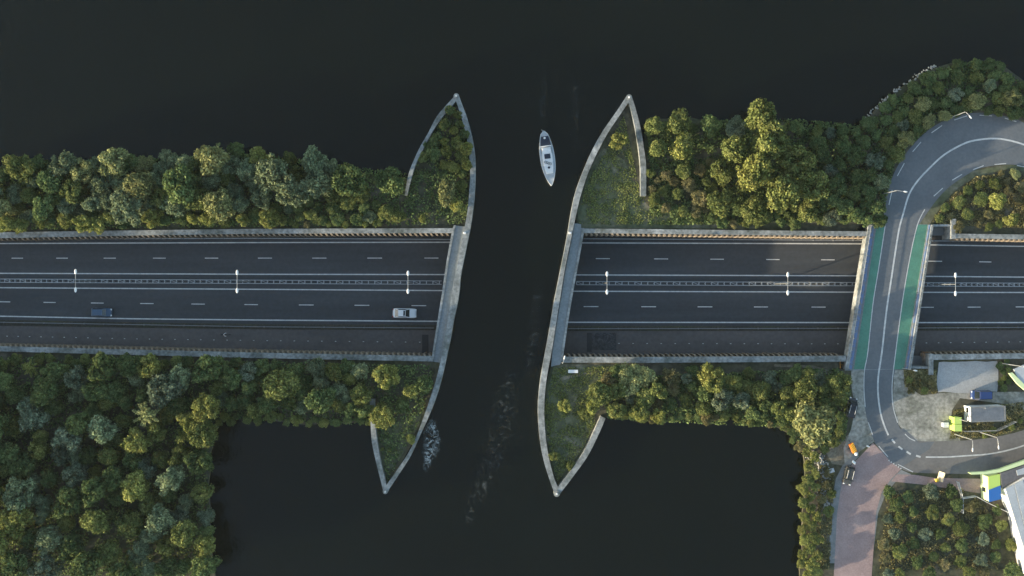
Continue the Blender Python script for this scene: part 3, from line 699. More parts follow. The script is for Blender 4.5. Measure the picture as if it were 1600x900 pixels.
# ------------------------------------------------------------------ TREES
rnd = random.Random(5)
def make_leaves(kind, seed, R0=3.0, lobes=16, leaves=3600, size=0.30, flat_=0.8, spiky=False, droop=0.0):
    r = random.Random(seed); V = []; Fc = []
    def leaf(p, nrm, s):
        a = nrm.cross(Vector((r.uniform(-1, 1), r.uniform(-1, 1), r.uniform(-1, 1)))).normalized(); b = nrm.cross(a)
        a *= s * r.uniform(.7, 1.3); b *= s * r.uniform(.45, .8); i = len(V)
        V.extend([p - a, p - b * .9, p + a, p + b * .9]); Fc.append((i, i + 1, i + 2, i + 3))
    cen = []
    if spiky:
        nb = 15
        for k in range(nb):
            th = 2 * pi * k / nb + r.uniform(-.2, .2); el = r.choice((0.1, .35, .7)); L = R0 * r.uniform(.75, 1.1) * (1 - el * .35)
            d = Vector((cos(th) * cos(el), sin(th) * cos(el), sin(el) * .6)); base = Vector((0, 0, R0 * (1.6 + el * .6)))
            for j in range(leaves // nb):
                t = r.random() ** .7; p = base + d * L * t + Vector((0, 0, -.25 * R0 * t * t)) + Vector((r.gauss(0, 1), r.gauss(0, 1), r.gauss(0, 1))) * .060 * R0 * (1.2 - .8 * t)
                leaf(p, (Vector((0, 0, 1)) + Vector((r.uniform(-1, 1), r.uniform(-1, 1), r.uniform(-.5, 1))) * .8).normalized(), size * .8)
        return V, Fc
    for k in range(lobes):
        th = r.uniform(0, 2 * pi); lim = .74 + .34 * mnoise.noise(Vector((cos(th) * 1.3 + seed, sin(th) * 1.3, 0)))
        q = math.sqrt(r.random()) * lim
        rl = R0 * r.choice((r.uniform(.12, .22), r.uniform(.20, .38))) * (1.12 - .30 * q)
        zc = R0 * (1.55 + flat_ * (.75 * math.sqrt(max(0, 1 - q * q)) - .25) + r.uniform(-.22, .22))
        cen.append((Vector((cos(th) * q * R0, sin(th) * q * R0, zc)), rl))
    for k in range(5):                                    # lower filling lobes
        th = 2 * pi * k / 5 + r.uniform(-.4, .4); q = r.uniform(.2, .62)
        cen.append((Vector((cos(th) * q * R0, sin(th) * q * R0, R0 * r.uniform(.85, 1.35))), R0 * r.uniform(.28, .42)))
    tot = sum(c[1] ** 2 for c in cen)
    for c, rl in cen:
        m = int(leaves * rl * rl / tot); ph = r.uniform(0, 20)
        for j in range(m):
            d = Vector((r.gauss(0, 1), r.gauss(0, 1), r.gauss(0, 1) + .25)).normalized()
            bump = 1 + .55 * mnoise.noise(d * 2.8 + Vector((ph, 0, 0)))
            rad = rl * bump * (1 - .35 * r.random() ** 2.2)
            p = c + Vector((d.x, d.y, d.z * (.85 + droop))) * rad
            nn = (d + Vector((r.gauss(0, 1), r.gauss(0, 1), r.gauss(0, 1))) * .60).normalized()
            leaf(p, nn, size * r.uniform(.7, 1.2))
    return V, Fc
def trunk_bm(seed, R0=3.0, slim=1.0):
    r = random.Random(seed); bm = NB(); z = R0 * 1.5
    tube(bm, [(0, 0, -.2), (r.uniform(-.1, .1), r.uniform(-.1, .1), z * .5), (r.uniform(-.2, .2), r.uniform(-.2, .2), z)], [.26 * slim, .19 * slim, .12 * slim], 7)
    for k in range(5):
        th = 2 * pi * k / 5 + r.uniform(-.4, .4); z0 = z * r.uniform(.45, .8)
        tube(bm, [(0, 0, z0), (cos(th) * R0 * .3, sin(th) * R0 * .3, z0 + R0 * .35), (cos(th) * R0 * .62, sin(th) * R0 * .62, z0 + R0 * .6)], [.11 * slim, .07, .03], 5)
    return bm
KIND = {  # label adjectives, mesh parameters
 'willow': dict(size=.24, lobes=34, leaves=5200, droop=.1), 'yellow': dict(size=.22, lobes=28, leaves=4800), 'green': dict(size=.25, lobes=34, leaves=5000),
 'olive': dict(size=.23, lobes=34, leaves=5000), 'pale': dict(size=.23, lobes=44, leaves=6500, droop=.15), 'brown': dict(size=.24, lobes=26, leaves=3000, flat_=.4), 'blue': dict(size=.24, lobes=26, leaves=3400)}
protos = {}
def proto_tree(kind, v):
    key = (kind, v)
    if key in protos: return protos[key]
    sp = v == 'spiky'
    V, Fc = make_leaves(kind, hash((len(kind), ord(kind[0]), 7 if sp else v)) % 1000, spiky=sp, **KIND[kind]) if not sp else make_leaves(kind, 77, spiky=True, leaves=3000, size=.26)
    me = bpy.data.meshes.new('crown'); me.from_pydata([tuple(q) for q in V], [], Fc); me.update(); me.materials.append(LM[kind])
    b_ = trunk_bm(17 + len(protos)); tm = bpy.data.meshes.new('trunk'); b_.to_mesh(tm); b_.free(); tm.materials.append(M['bark'])
    protos[key] = (me, tm); return protos[key]
NTREE = 0
LBL = {'willow': 'grey-green', 'yellow': 'yellow-green', 'green': 'dark-green', 'olive': 'olive-green', 'pale': 'pale', 'brown': 'brown', 'blue': 'blue-grey'}
def tree(px, py, rp, kind, label, group=None, v=None, hk=1.0, z=ZG, name=None):
    """rp: crown radius in photo pixels; hk: extra height"""
    global NTREE
    if v is None: v = rnd.randrange(6)
    me, tm = proto_tree(kind, v)
    small = rp < 10
    r_m = rp * (H - 5) / F; s = r_m / 3.0 / .98; sz = s * hk
    zc = z + 3.0 * 1.9 * sz; p = W(px, py, zc)
    nm = name or ('bush' if small else 'tree')
    t = thing(nm, label, 'bush' if nm == 'shrub' and rp < 10 else nm, (p.x, p.y, z), rnd.uniform(0, 2 * pi), group)
    t.scale = (s * rnd.uniform(.86, 1.2), s * rnd.uniform(.86, 1.2), sz)
    c = bpy.data.objects.new('crown' if not small else 'foliage', me); C.objects.link(c); c.parent = t
    k = bpy.data.objects.new('trunk' if not small else 'stem', tm); C.objects.link(k); k.parent = t
    NTREE += 1; return t
def inside(p, poly):
    x, y = p; c = False; n = len(poly)
    for i in range(n):
        x1, y1 = poly[i]; x2, y2 = poly[(i + 1) % n]
        if (y1 > y) != (y2 > y) and x < (x2 - x1) * (y - y1) / (y2 - y1) + x1: c = not c
    return c
placed = []
def fill(poly, kinds, rr, place, group, seed, dens=0.62, hk=1.0, maxn=400, noun=None):
    r = random.Random(seed); xs = [p[0] for p in poly]; ys_ = [p[1] for p in poly]; n = 0; made = []
    for _ in range(6000):
        if n >= maxn: break
        x, y = r.uniform(min(xs), max(xs)), r.uniform(min(ys_), max(ys_))
        if not inside((x, y), poly): continue
        rp = r.uniform(*rr)
        if any((x - a) ** 2 + (y - b) ** 2 < (dens * (rp + c)) ** 2 for a, b, c in placed): continue
        k = r.choices([q[0] for q in kinds], [q[1] for q in kinds])[0]
        placed.append((x, y, rp)); n += 1
        nn = noun or ('bush' if rp < 10 else 'tree')
        o = tree(x, y, rp, k, 'x', '%s %s in the %s' % (LBL[k], nn + ('es' if nn == 'bush' else 's'), place), None, hk * r.uniform(.8, 1.15), name=nn)
        made.append((x, y, k, nn, o))
    # labels: kind, part of the area, order inside that part
    bx = [max(0, min(xs)), min(1600, max(xs))]; by = [min(ys_), min(900, max(ys_))]; bins = {}
    wide = bx[1] - bx[0] > 1.6 * (by[1] - by[0])
    nx = 4 if (bx[1] - bx[0]) > 220 else (3 if wide else 2); ny = 3 if (by[1] - by[0]) > 200 else (2 if (by[1] - by[0]) > 45 else 1)
    XN = {1: [''], 2: ['left', 'right'], 3: ['left', 'centre', 'right'], 4: ['far left', 'centre left', 'centre right', 'far right']}[nx]; YN = {1: [''], 2: ['upper', 'lower'], 3: ['upper', 'middle', 'lower']}[ny]
    for x, y, k, nn, o in made:
        i = min(nx - 1, max(0, int(nx * (x - bx[0]) / (bx[1] - bx[0])))); j = min(ny - 1, max(0, int(ny * (y - by[0]) / (by[1] - by[0]))))
        bins.setdefault((k, nn, i, j), []).append((x, o))
    ORD = ['first', 'second', 'third', 'fourth', 'fifth', 'sixth', 'seventh', 'eighth', 'ninth', 'tenth', 'eleventh', 'twelfth', 'thirteenth', 'fourteenth', 'fifteenth', 'sixteenth']
    for (k, nn, i, j), L in bins.items():
        L.sort(key=lambda q: q[0]); where = (YN[j] + ' ' + XN[i]).strip()
        for n_, (x, o) in enumerate(L):
            base = '%s %s in the %s of the %s' % (LBL[k], nn, where, place)
            o['label'] = base if len(L) == 1 else base + ', %s from its left' % ORD[min(n_, 15)]
            assert len(o['label'].split()) <= 16, o['label']
    return n
def one(px, py, rp, kind, label, **kw):
    placed.append((px, py, rp)); return tree(px, py, rp, kind, label, **kw)

# --- west bank, north of the motorway
one(400, 244, 17, 'yellow', 'bright yellow-green tree standing out at the northern edge of the western tree belt', hk=1.15)
one(215, 288, 23, 'pale', 'pale yellow-lit tree in the middle of the western tree belt', hk=1.2)
one(128, 266, 19, 'pale', 'pale tree in the western tree belt, next left of the yellow-lit one', hk=1.15)
one(545, 283, 31, 'green', 'large round dark green tree near the east end of the western tree belt', hk=1.0)
one(610, 284, 27, 'green', 'dark green tree touching the short wall of the western aqueduct point', hk=.9)
one(420, 268, 28, 'willow', 'large grey-green willow in the western tree belt, below the bright yellow tree', hk=1.15)
one(490, 252, 22, 'willow', 'grey-green willow at the water edge left of the large round dark green tree')
for i, (x, y, r_) in enumerate(((6, 350, 15), (30, 354, 13), (62, 345, 12), (100, 343, 14), (128, 350, 15), (150, 353, 14), (168, 340, 13), (235, 342, 15), (300, 342, 10), (325, 341, 14), (378, 343, 12), (420, 341, 16))):
    one(x, y, r_, 'yellow', 'yellow-green bush over the northern retaining wall, %s from the left' % ['first', 'second', 'third', 'fourth', 'fifth', 'sixth', 'seventh', 'eighth', 'ninth', 'tenth', 'eleventh', 'twelfth'][i], group='yellow-green bushes over the northern retaining wall', name='bush', hk=1.0)
one(603, 332, 12, 'olive', 'loose olive bush by the wall, left of the western aqueduct point', name='bush')
one(622, 338, 11, 'olive', 'loose olive bush by the wall, nearest the western aqueduct point', name='bush')
fill([(-60, 262), (60, 256), (230, 250), (300, 240), (380, 232), (440, 240), (520, 262), (520, 300), (440, 318), (-60, 325)], [('willow', 5), ('green', 2), ('olive', 1.5), ('pale', 1)], (14, 29), 'north-western tree belt', '', 3, .68, 1.05)
fill([(-60, 320), (430, 312), (560, 300), (600, 318), (600, 345), (-60, 350)], [('green', 5), ('olive', 2), ('willow', 1)], (9, 14), 'north-western understorey', '', 4, .72, .55, noun='shrub')
fill([(430, 338), (600, 338), (600, 352), (430, 352)], [('olive', 2), ('brown', 1), ('yellow', 1)], (5, 8), 'north-western wall scrub', '', 5, .8, .5)
# --- western point, north
for x, y, r_, k, lb in ((703, 172, 8, 'green', 'dark green bush in the very tip of the western point'), (694, 195, 9, 'olive', 'olive bush by the short wall near the tip of the western point'),
    (709, 204, 7, 'yellow', 'small bright yellow-green bush, uppermost of two in the western point'), (694, 221, 7, 'yellow', 'small bright yellow-green bush by the short wall in the western point'),
    (697, 235, 7.5, 'yellow', 'small yellow-green bush below its twin in the western point'), (714, 222, 10, 'olive', 'olive bush in the middle of the western point'),
    (729, 232, 9, 'yellow', 'yellow-green bush against the long wall of the western point, upper one'), (730, 256, 9, 'yellow', 'yellow-green bush against the long wall of the western point, middle one'),
    (720, 243, 9, 'olive', 'olive bush beside the yellow ones on the long wall of the western point'), (680, 218, 9, 'green', 'dark green bush leaning on the short wall of the western point'),
    (678, 240, 10, 'green', 'dark green bush low in the western point near the short wall'), (725, 210, 8, 'green', 'dark green bush next to the long wall in the western point'),
    (699, 300, 16, 'pale', 'pale loose bush standing on bare ground in the western point'), (722, 290, 9, 'olive', 'olive bush behind the pale one in the western point'),
    (713, 320, 9.5, 'yellow', 'yellow-green bush in front of the pale one in the western point'), (661, 342, 6, 'yellow', 'tiny yellow-green bush alone by the northern retaining wall')):
    one(x, y, r_ * 1.22, k, lb, name='bush', hk=1.35 if k == 'yellow' else .95)
fill([(655, 250), (685, 195), (712, 165), (735, 235), (732, 275), (700, 262)], [('green', 3), ('olive', 2), ('yellow', 1)], (8, 11), 'western point thicket', '', 32, .75, .6, noun='bush')
# --- west bank, south of the motorway
one(228, 648, 24, 'pale', 'star-shaped pale conifer with spreading branches in the south-western wood', v='spiky', hk=1.35)
one(284, 684, 14, 'yellow', 'small star-shaped yellow conifer at the east side of the south-western wood', v='spiky', hk=1.35)
one(45, 574, 15, 'yellow', 'star-shaped yellow-green conifer near the motorway in the south-western wood', v='spiky', hk=1.35)
one(213, 692, 24, 'yellow', 'cluster-crowned yellow-green tree just below the star-shaped pale conifer')
one(435, 603, 29, 'olive', 'broad olive-green tree at the lake inlet, south of the cyclist', hk=.9)
one(500, 625, 24, 'green', 'dark green tree above the water, right of the broad olive one')
one(545, 592, 12, 'yellow', 'small yellow-green tree close under the southern retaining wall')
one(563, 615, 21, 'olive', 'olive tree left of the southern short aqueduct wall', hk=.95)
one(604, 588, 18, 'yellow', 'tall yellow-green tree rising against the southern retaining wall', hk=1.3)
one(641, 612, 16, 'yellow', 'yellow-green tree near the long wall of the western aqueduct')
one(662, 600, 16, 'green', 'dark green bush against the long wall of the western aqueduct', name='bush')
one(597, 652, 19, 'yellow', 'round yellow-green tree overhanging the southern short wall of the western aqueduct')
one(628, 634, 15, 'green', 'dark green bush between the yellow trees in the southern point', name='bush')
one(641, 686, 10, 'yellow', 'small yellow-green bush against the long wall of the southern point', name='bush', hk=.6)
one(597, 702, 3.2, 'yellow', 'tiny yellow bush on the turf of the southern point, left one', name='bush', hk=.7)
one(609, 704, 3.8, 'yellow', 'tiny yellow bush on the turf of the southern point, right one', name='bush', hk=.7)
one(386, 580, 19, 'blue', 'blue-grey willow right below the southern retaining wall', hk=.8)
fill([(-60, 562), (330, 566), (330, 660), (318, 900), (-60, 900)], [('green', 4), ('yellow', 2.0), ('willow', 2), ('olive', 2.5), ('blue', .8)], (13, 28), 'south-western wood', '', 7, .70, 1.15, maxn=110)
fill([(-900, 545), (-70, 562), (-70, 820), (-900, 820)], [('green', 3), ('olive', 2)], (36, 44), 'off-frame shading wood', '', 33, .7, 1.0)  # trees out of view, added to keep the sun off the western motorway
fill([(345, 646), (420, 646), (480, 656), (578, 652), (578, 660), (480, 664), (420, 656), (335, 662)], [('green', 3), ('olive', 2), ('yellow', 1)], (6, 10), 'western inlet rim', '', 34, .85, .5, noun='bush')
fill([(950, 646), (1000, 652), (1150, 648), (1225, 662), (1250, 690), (1258, 705), (1250, 705), (1228, 676), (1150, 656), (1000, 658)], [('green', 3), ('olive', 2), ('brown', 1)], (6, 10), 'eastern inlet rim', '', 35, .85, .5, noun='bush')
fill([(330, 572), (580, 572), (570, 645), (420, 648), (335, 655)], [('green', 3), ('olive', 2), ('willow', 1)], (12, 18), 'western inlet bank', '', 8, .68)
fill([(-60, 556), (560, 570), (560, 585), (-60, 572)], [('green', 3), ('olive', 2)], (8, 11), 'south-western wall row', '', 9, .8, .8, noun='shrub')
fill([(300, 670), (326, 670), (330, 900), (300, 900)], [('green', 3), ('olive', 2)], (8, 12), 'western inlet shore', '', 10, 1.0, .6, noun='shrub')
# --- east bank, north
one(967, 220, 14, 'yellow', 'round yellow-green bush alone inside the eastern aqueduct point', name='bush')
for x, y, r_, k, lb, hk in ((1022, 196, 16, 'olive', 'olive tree at the water just right of the eastern short wall', 1), (1062, 190, 18, 'olive', 'olive tree second from the eastern short wall', 1),
    (1028, 232, 16, 'olive', 'dull olive tree beside the eastern short wall, below the first', 1), (1068, 228, 20, 'yellow', 'yellow-green tree with full crown, right of the eastern short wall', 1.1),
    (1112, 196, 20, 'green', 'dark green tree at the water between the olive and the tall gold trees', .8), (1150, 200, 18, 'blue', 'blue-grey bush at the water left of the tallest olive-gold tree', .7),
    (1190, 178, 27, 'olive', 'tallest tree, olive-gold, reaching out at the northern shore', 1.5), (1150, 232, 24, 'olive', 'olive tree left in the eastern grove', 1.2), (1203, 220, 29, 'olive', 'olive-gold tree behind the tallest one in the eastern grove', 1.4),
    (1245, 250, 27, 'olive', 'olive tree right in the eastern grove', 1.3), (1178, 270, 32, 'yellow', 'broad yellow-green tree in the heart of the eastern grove', 1.3), (1130, 270, 22, 'olive', 'olive tree beside the dry brown scrub', 1.1),
    (1225, 300, 28, 'olive', 'broad olive tree low in the eastern grove', 1.3), (1270, 290, 25, 'olive', 'olive tree at the right edge of the eastern grove', 1.3), (1130, 315, 22, 'olive', 'olive tree at the lower left of the eastern grove', 1),
    (1180, 325, 22, 'olive', 'olive tree at the foot of the eastern grove near the wall', 1), (1265, 330, 20, 'olive', 'olive tree at the foot of the eastern grove, toward the bridge', 1)):
    one(x, y, r_, k, lb, hk=hk)
fill([(1015, 186), (1060, 180), (1150, 186), (1240, 192), (1340, 204), (1345, 215), (1240, 208), (1150, 206), (1040, 200)], [('green', 3), ('olive', 2), ('blue', 1)], (9, 13), 'eastern grove shore', '', 31, .9, .6, noun='bush')
fill([(1040, 265), (1110, 250), (1130, 290), (1090, 310), (1030, 300)], [('brown', 3), ('olive', 2)], (8, 15), 'dry eastern-grove scrub', '', 12, .85, .7, noun='bush')
fill([(1015, 268), (1045, 275), (1120, 330), (1080, 335), (1020, 320)], [('olive', 2), ('brown', 2), ('yellow', .6)], (7, 11), 'eastern short-wall turf', '', 13, .9, .6, noun='bush')
fill([(1255, 200), (1345, 205), (1380, 262), (1375, 345), (1295, 345), (1290, 250)], [('green', 6), ('blue', 1.5), ('willow', 1)], (13, 19), 'curved-road thicket', '', 14, .7, .7)
fill([(1110, 325), (1340, 325), (1340, 350), (1120, 350)], [('olive', 2), ('green', 2), ('brown', 1)], (8, 12), 'eastern grove foot', '', 15, .75, .6, noun='bush')
for x, y, r_, k, lb in ((1416, 218, 16, 'pale', 'pale round bush at the outer edge of the curved road'), (1443, 163, 12, 'pale', 'pale bush on the north-eastern bank, nearest the stony shore'), (1495, 146, 11, 'blue', 'blue-grey bush high on the north-eastern bank'),
    (1528, 157, 15, 'pale', 'pale yellow-lit bush above the top of the road bend'), (1583, 153, 16, 'pale', 'pale bush above the road bend at the right'), (1451, 190, 12, 'pale', 'pale grey bush above the road dash at the bend'), (1477, 180, 11, 'pale', 'pale elongated bush just above the road bend'),
    (1548, 133, 10, 'willow', 'grey-green bush between the pale ones on the north-eastern bank'), (1412, 195, 10, 'blue', 'blue-grey bush uphill of the road edge')):
    one(x, y, r_, k, lb, name='bush', hk=.7)
fill([(1355, 196), (1400, 148), (1460, 110), (1490, 100), (1530, 96), (1570, 104), (1605, 132), (1640, 170), (1600, 178), (1500, 170), (1440, 200), (1400, 245), (1385, 280), (1360, 250)], [('green', 6), ('olive', 2), ('blue', .6)], (9, 14), 'upper road-bend bank', '', 16, .78, .5, noun='bush')
# --- inside the road bend
one(1561, 315, 14, 'yellow', 'larger yellow-green bush inside the road bend', name='bush'); one(1583, 343, 11, 'yellow', 'smaller yellow-green bush inside the road bend', name='bush')
fill([(1462, 345), (1480, 318), (1505, 295), (1560, 270), (1640, 275), (1640, 355), (1500, 355)], [('brown', 4), ('olive', 3), ('pale', 1)], (7, 13), 'inner road-bend scrub', '', 17, 1.0, .4, noun='bush')
# --- east bank, south
one(1275, 665, 42, 'pale', 'large pale willow tree by the parked black van', v=0, hk=.75)
for x, y, r_, k, lb, hk in ((882, 635, 11, 'yellow', 'neat yellow-green tree alone on the turf of the south-eastern point', 1), (926, 634, 12, 'yellow', 'yellow-green tree at the left end of the southern belt by the short wall', 1), (914, 648, 11, 'olive', 'olive bush beside the short wall of the south-eastern point', .7),
    (867, 713, 9, 'olive', 'small olive tree against the long wall in the south-eastern point', .8), (893, 728, 8, 'olive', 'small olive bush against the short wall near the southern tip', .6),
    (985, 592, 20, 'pale', 'pale straw-coloured bush at the left end of the southern belt', .7), (1010, 588, 18, 'pale', 'pale straw-coloured bush nearest the wall, second from the left', .7), (1112, 590, 21, 'yellow', 'yellow-green tree against the wall in the middle of the southern belt', 1.1), (1148, 596, 13, 'yellow', 'small yellow-green tree right of the one by the wall', 1),
    (965, 642, 15, 'olive', 'olive tree at the inlet just right of the short wall', 1), (1000, 645, 15, 'yellow', 'yellow-green tree overhanging the inlet, first in the row', 1), (1030, 650, 15, 'yellow', 'yellow-green tree overhanging the inlet, second in the row', 1), (1030, 612, 15, 'olive', 'olive tree in the middle of the southern belt', 1.1), (1105, 655, 12, 'brown', 'dry brown tree overhanging the inlet', .8)):
    one(x, y, r_, k, lb, hk=hk)
fill([(930, 600), (960, 578), (1310, 582), (1320, 620), (1300, 640), (1245, 655), (1225, 668), (1120, 655), (950, 648)], [('green', 3), ('olive', 3), ('blue', 1.2), ('brown', .7)], (10, 23), 'south-eastern tree belt', '', 18, .68, .85)
fill([(1230, 650), (1330, 640), (1300, 705), (1255, 705)], [('olive', 2), ('green', 1)], (8, 11), 'large-willow shade', '', 19, .75, .5, noun='bush')
fill([(1255, 712), (1275, 712), (1278, 900), (1252, 900)], [('yellow', 4), ('olive', 1)], (9, 13), 'eastern inlet hedge', '', 20, .72, .6, noun='bush')
fill([(1282, 740), (1304, 735), (1296, 800), (1285, 800)], [('brown', 2), ('olive', 2)], (7, 9), 'brick-road strip', '', 21, 1.0, .5, noun='bush')
fill([(1422, 580), (1458, 590), (1462, 612), (1420, 610)], [('brown', 4), ('olive', 1)], (5.5, 8), 'rough gravel-pad patch', '', 22, .85, .5, noun='bush')
fill([(1390, 765), (1420, 760), (1500, 768), (1525, 780), (1570, 802), (1600, 900), (1375, 900)], [('green', 3), ('brown', 2), ('blue', 2), ('olive', 3)], (9, 16), 'brick-path garden', '', 23, 1.0, .5, noun='bush')
fill([(1504, 676), (1590, 664), (1600, 650), (1600, 668), (1555, 680), (1505, 684)], [('olive', 2), ('brown', 2)], (4, 6), 'fenced-cabin verge', '', 24, 1.3, .5, noun='bush')
fill([(1562, 564), (1580, 566), (1578, 610), (1563, 610)], [('green', 2), ('olive', 1)], (5, 7), 'right gravel-pad strip', '', 25, .85, .4, noun='bush')

# ground cover: leaf litter, nettles and grass tufts
def cover(name, poly, n, mat, size, zmax, seed, label, cat='undergrowth'):
    r = random.Random(seed); xs = [p[0] for p in poly]; ys_ = [p[1] for p in poly]; V = []; Fc = []
    while len(Fc) < n:
        x, y = r.uniform(min(xs), max(xs)), r.uniform(min(ys_), max(ys_))
        if not inside((x, y), poly): continue
        q = mnoise.noise(Vector((x * .06, y * .06, seed)))
        if q < r.uniform(-.5, .3): continue
        p = W(x, y, ZG + r.uniform(.03, zmax) * (.6 + q)); s = size * r.uniform(.6, 1.4)
        nn = Vector((r.gauss(0, .6), r.gauss(0, .6), 1)).normalized(); a = nn.cross(Vector((r.uniform(-1, 1), r.uniform(-1, 1), .1))).normalized(); b = nn.cross(a)
        i = len(V); V.extend([tuple(p - a * s), tuple(p - b * s * .6), tuple(p + a * s), tuple(p + b * s * .6)]); Fc.append((i, i + 1, i + 2, i + 3))
    o = rawobj(name, V, Fc, mat); tag(o, label, cat, kind='stuff'); return o
cover('undergrowth', [(-60, 262), (400, 240), (640, 272), (690, 180), (712, 160), (735, 240), (730, 350), (-60, 360)], 22000, LM['green'], .22, .9, 1, 'low green undergrowth beneath the trees north-west of the motorway')
cover('undergrowth', [(-60, 556), (680, 570), (660, 650), (605, 755), (590, 665), (345, 655), (326, 690), (328, 900), (-60, 900)], 30000, LM['green'], .22, .9, 2, 'low green undergrowth beneath the trees south-west of the motorway')
cover('undergrowth', [(1012, 190), (1240, 185), (1350, 196), (1460, 108), (1530, 93), (1640, 150), (1640, 185), (1530, 172), (1470, 186), (1400, 245), (1378, 345), (1015, 352)], 30000, LM['green'], .22, .8, 3, 'low green undergrowth on the north-eastern bank')
cover('undergrowth', [(935, 590), (1310, 575), (1330, 610), (1320, 690), (1258, 700), (1225, 668), (950, 655)], 16000, LM['green'], .22, .8, 4, 'low green undergrowth in the south-eastern tree belt')
cover('grass', [(905, 350), (912, 297), (975, 180), (1000, 300), (1100, 335), (1200, 352)], 7000, LM['olive'], .15, .25, 5, 'short tufted grass on the north-eastern point', 'grass')
cover('grass', [(865, 575), (850, 640), (860, 715), (871, 752), (912, 698), (930, 660), (930, 600), (960, 572)], 5000, LM['olive'], .15, .22, 6, 'short tufted grass on the south-eastern point', 'grass')
cover('dry_grass', [(1455, 350), (1480, 312), (1525, 275), (1640, 268), (1640, 358)], 9000, LM['brown'], .17, .4, 7, 'dry brown grass inside the road bend', 'grass')
cover('dry_grass', [(1385, 770), (1500, 762), (1560, 800), (1560, 890), (1375, 890)], 6000, LM['brown'], .17, .4, 8, 'dry brown grass in the garden south of the brick path', 'grass')
cover('dry_grass', [(1490, 640), (1600, 628), (1600, 668), (1555, 681), (1484, 686)], 4500, LM['brown'], .15, .3, 9, 'dry grass around the fenced cabin', 'grass')
cover('dry_grass', [(1280, 725), (1304, 735), (1296, 890), (1276, 890)], 3000, LM['brown'], .17, .3, 10, 'dry grass between the shore hedge and the brick road', 'grass')
cover('dry_grass', [(1412, 578), (1462, 578), (1464, 612), (1414, 604)], 3500, LM['brown'], .16, .3, 11, 'dry grass left of the gravel pad', 'grass')

# riprap along the north-eastern and inlet shores
def stones(poly_pts, n, spread, seed, label):
    r = random.Random(seed); bm = NB()
    for _ in range(n):
        k = r.randrange(len(poly_pts) - 1); t = r.random(); a, b = poly_pts[k], poly_pts[k + 1]
        x = a[0] + (b[0] - a[0]) * t + r.gauss(0, spread); y = a[1] + (b[1] - a[1]) * t + r.gauss(0, spread)
        s = r.uniform(.10, .32); p = W(x, y, ZG - .05)
        m = Matrix.Translation(p) @ Matrix.Rotation(r.uniform(0, 6), 4, Vector((r.random(), r.random(), 1)).normalized()) @ Matrix.Diagonal((s, s * r.uniform(.6, 1), s * .7, 1))
        bmesh.ops.create_icosphere(bm, subdivisions=1, radius=1, matrix=m)
    tag(obj('riprap', bm, M['stone']), label, 'stones', kind='stuff')
stones([(1350, 190), (1370, 166), (1400, 141), (1430, 120), (1460, 103)], 80, 1.8, 1, 'pale boulders along the north-eastern shore')
stones([(1262, 712), (1282, 716), (1290, 740), (1286, 775), (1290, 798)], 330, 4.5, 2, 'pale rubble stones between the hedge and the brick road')

# ------------------------------------------------------------------ foam on the channel
def foam(name, pts, w_, mat, label, seed, z=.03):
    r = random.Random(seed); sp = smooth_path(pts, 6); V = []; Fc = []; ed = []
    for i, p in enumerate(sp):
        d = (sp[min(i + 1, len(sp) - 1)] - sp[max(i - 1, 0)]).normalized(); nn = Vector((-d.y, d.x))
        t = i / (len(sp) - 1); ww = w_ * (.35 + sin(pi * min(1, t * 1.05))) * r.uniform(.8, 1.2)
        for j in range(7):
            q = (j - 3) / 3; V.append(tuple(W(p.x + nn.x * ww * q, p.y + nn.y * ww * q, z))); ed.append((1 - abs(q) ** 1.5) * min(1, sin(pi * t) * 2.2))
        if i:
            for j in range(6): a = (i - 1) * 7 + j; Fc.append((a, a + 1, a + 8, a + 7))
    o = rawobj(name, V, Fc, mat); at = o.data.attributes.new('edge', 'FLOAT', 'POINT')
    for i, e in enumerate(ed): at.data[i].value = e
    tag(o, label, 'foam', kind='stuff')
foam('foam', [(677, 655), (674, 672), (676, 690), (670, 712), (664, 740)], 11, M['foam'], 'white swirl of foam beside the western aqueduct wall', 1)
foam('foam_trail', [(850, 112), (848, 160), (846, 200)], 6, M['foam_thin'], 'faint foam trail above the sailing boat', 2)
foam('foam_trail', [(800, 560), (795, 600), (785, 660), (770, 720), (738, 790), (730, 830)], 16, M['foam_thin'], 'faint foam trail down the middle of the channel', 3)
foam('foam_trail', [(898, 120), (897, 180), (898, 240)], 7, M['foam_thin'], 'faint foam trail right of the boat', 4)
foam('foam_trail', [(842, 440), (835, 520), (822, 600)], 8, M['foam_thin'], 'faint foam streak near the eastern aqueduct wall', 5)

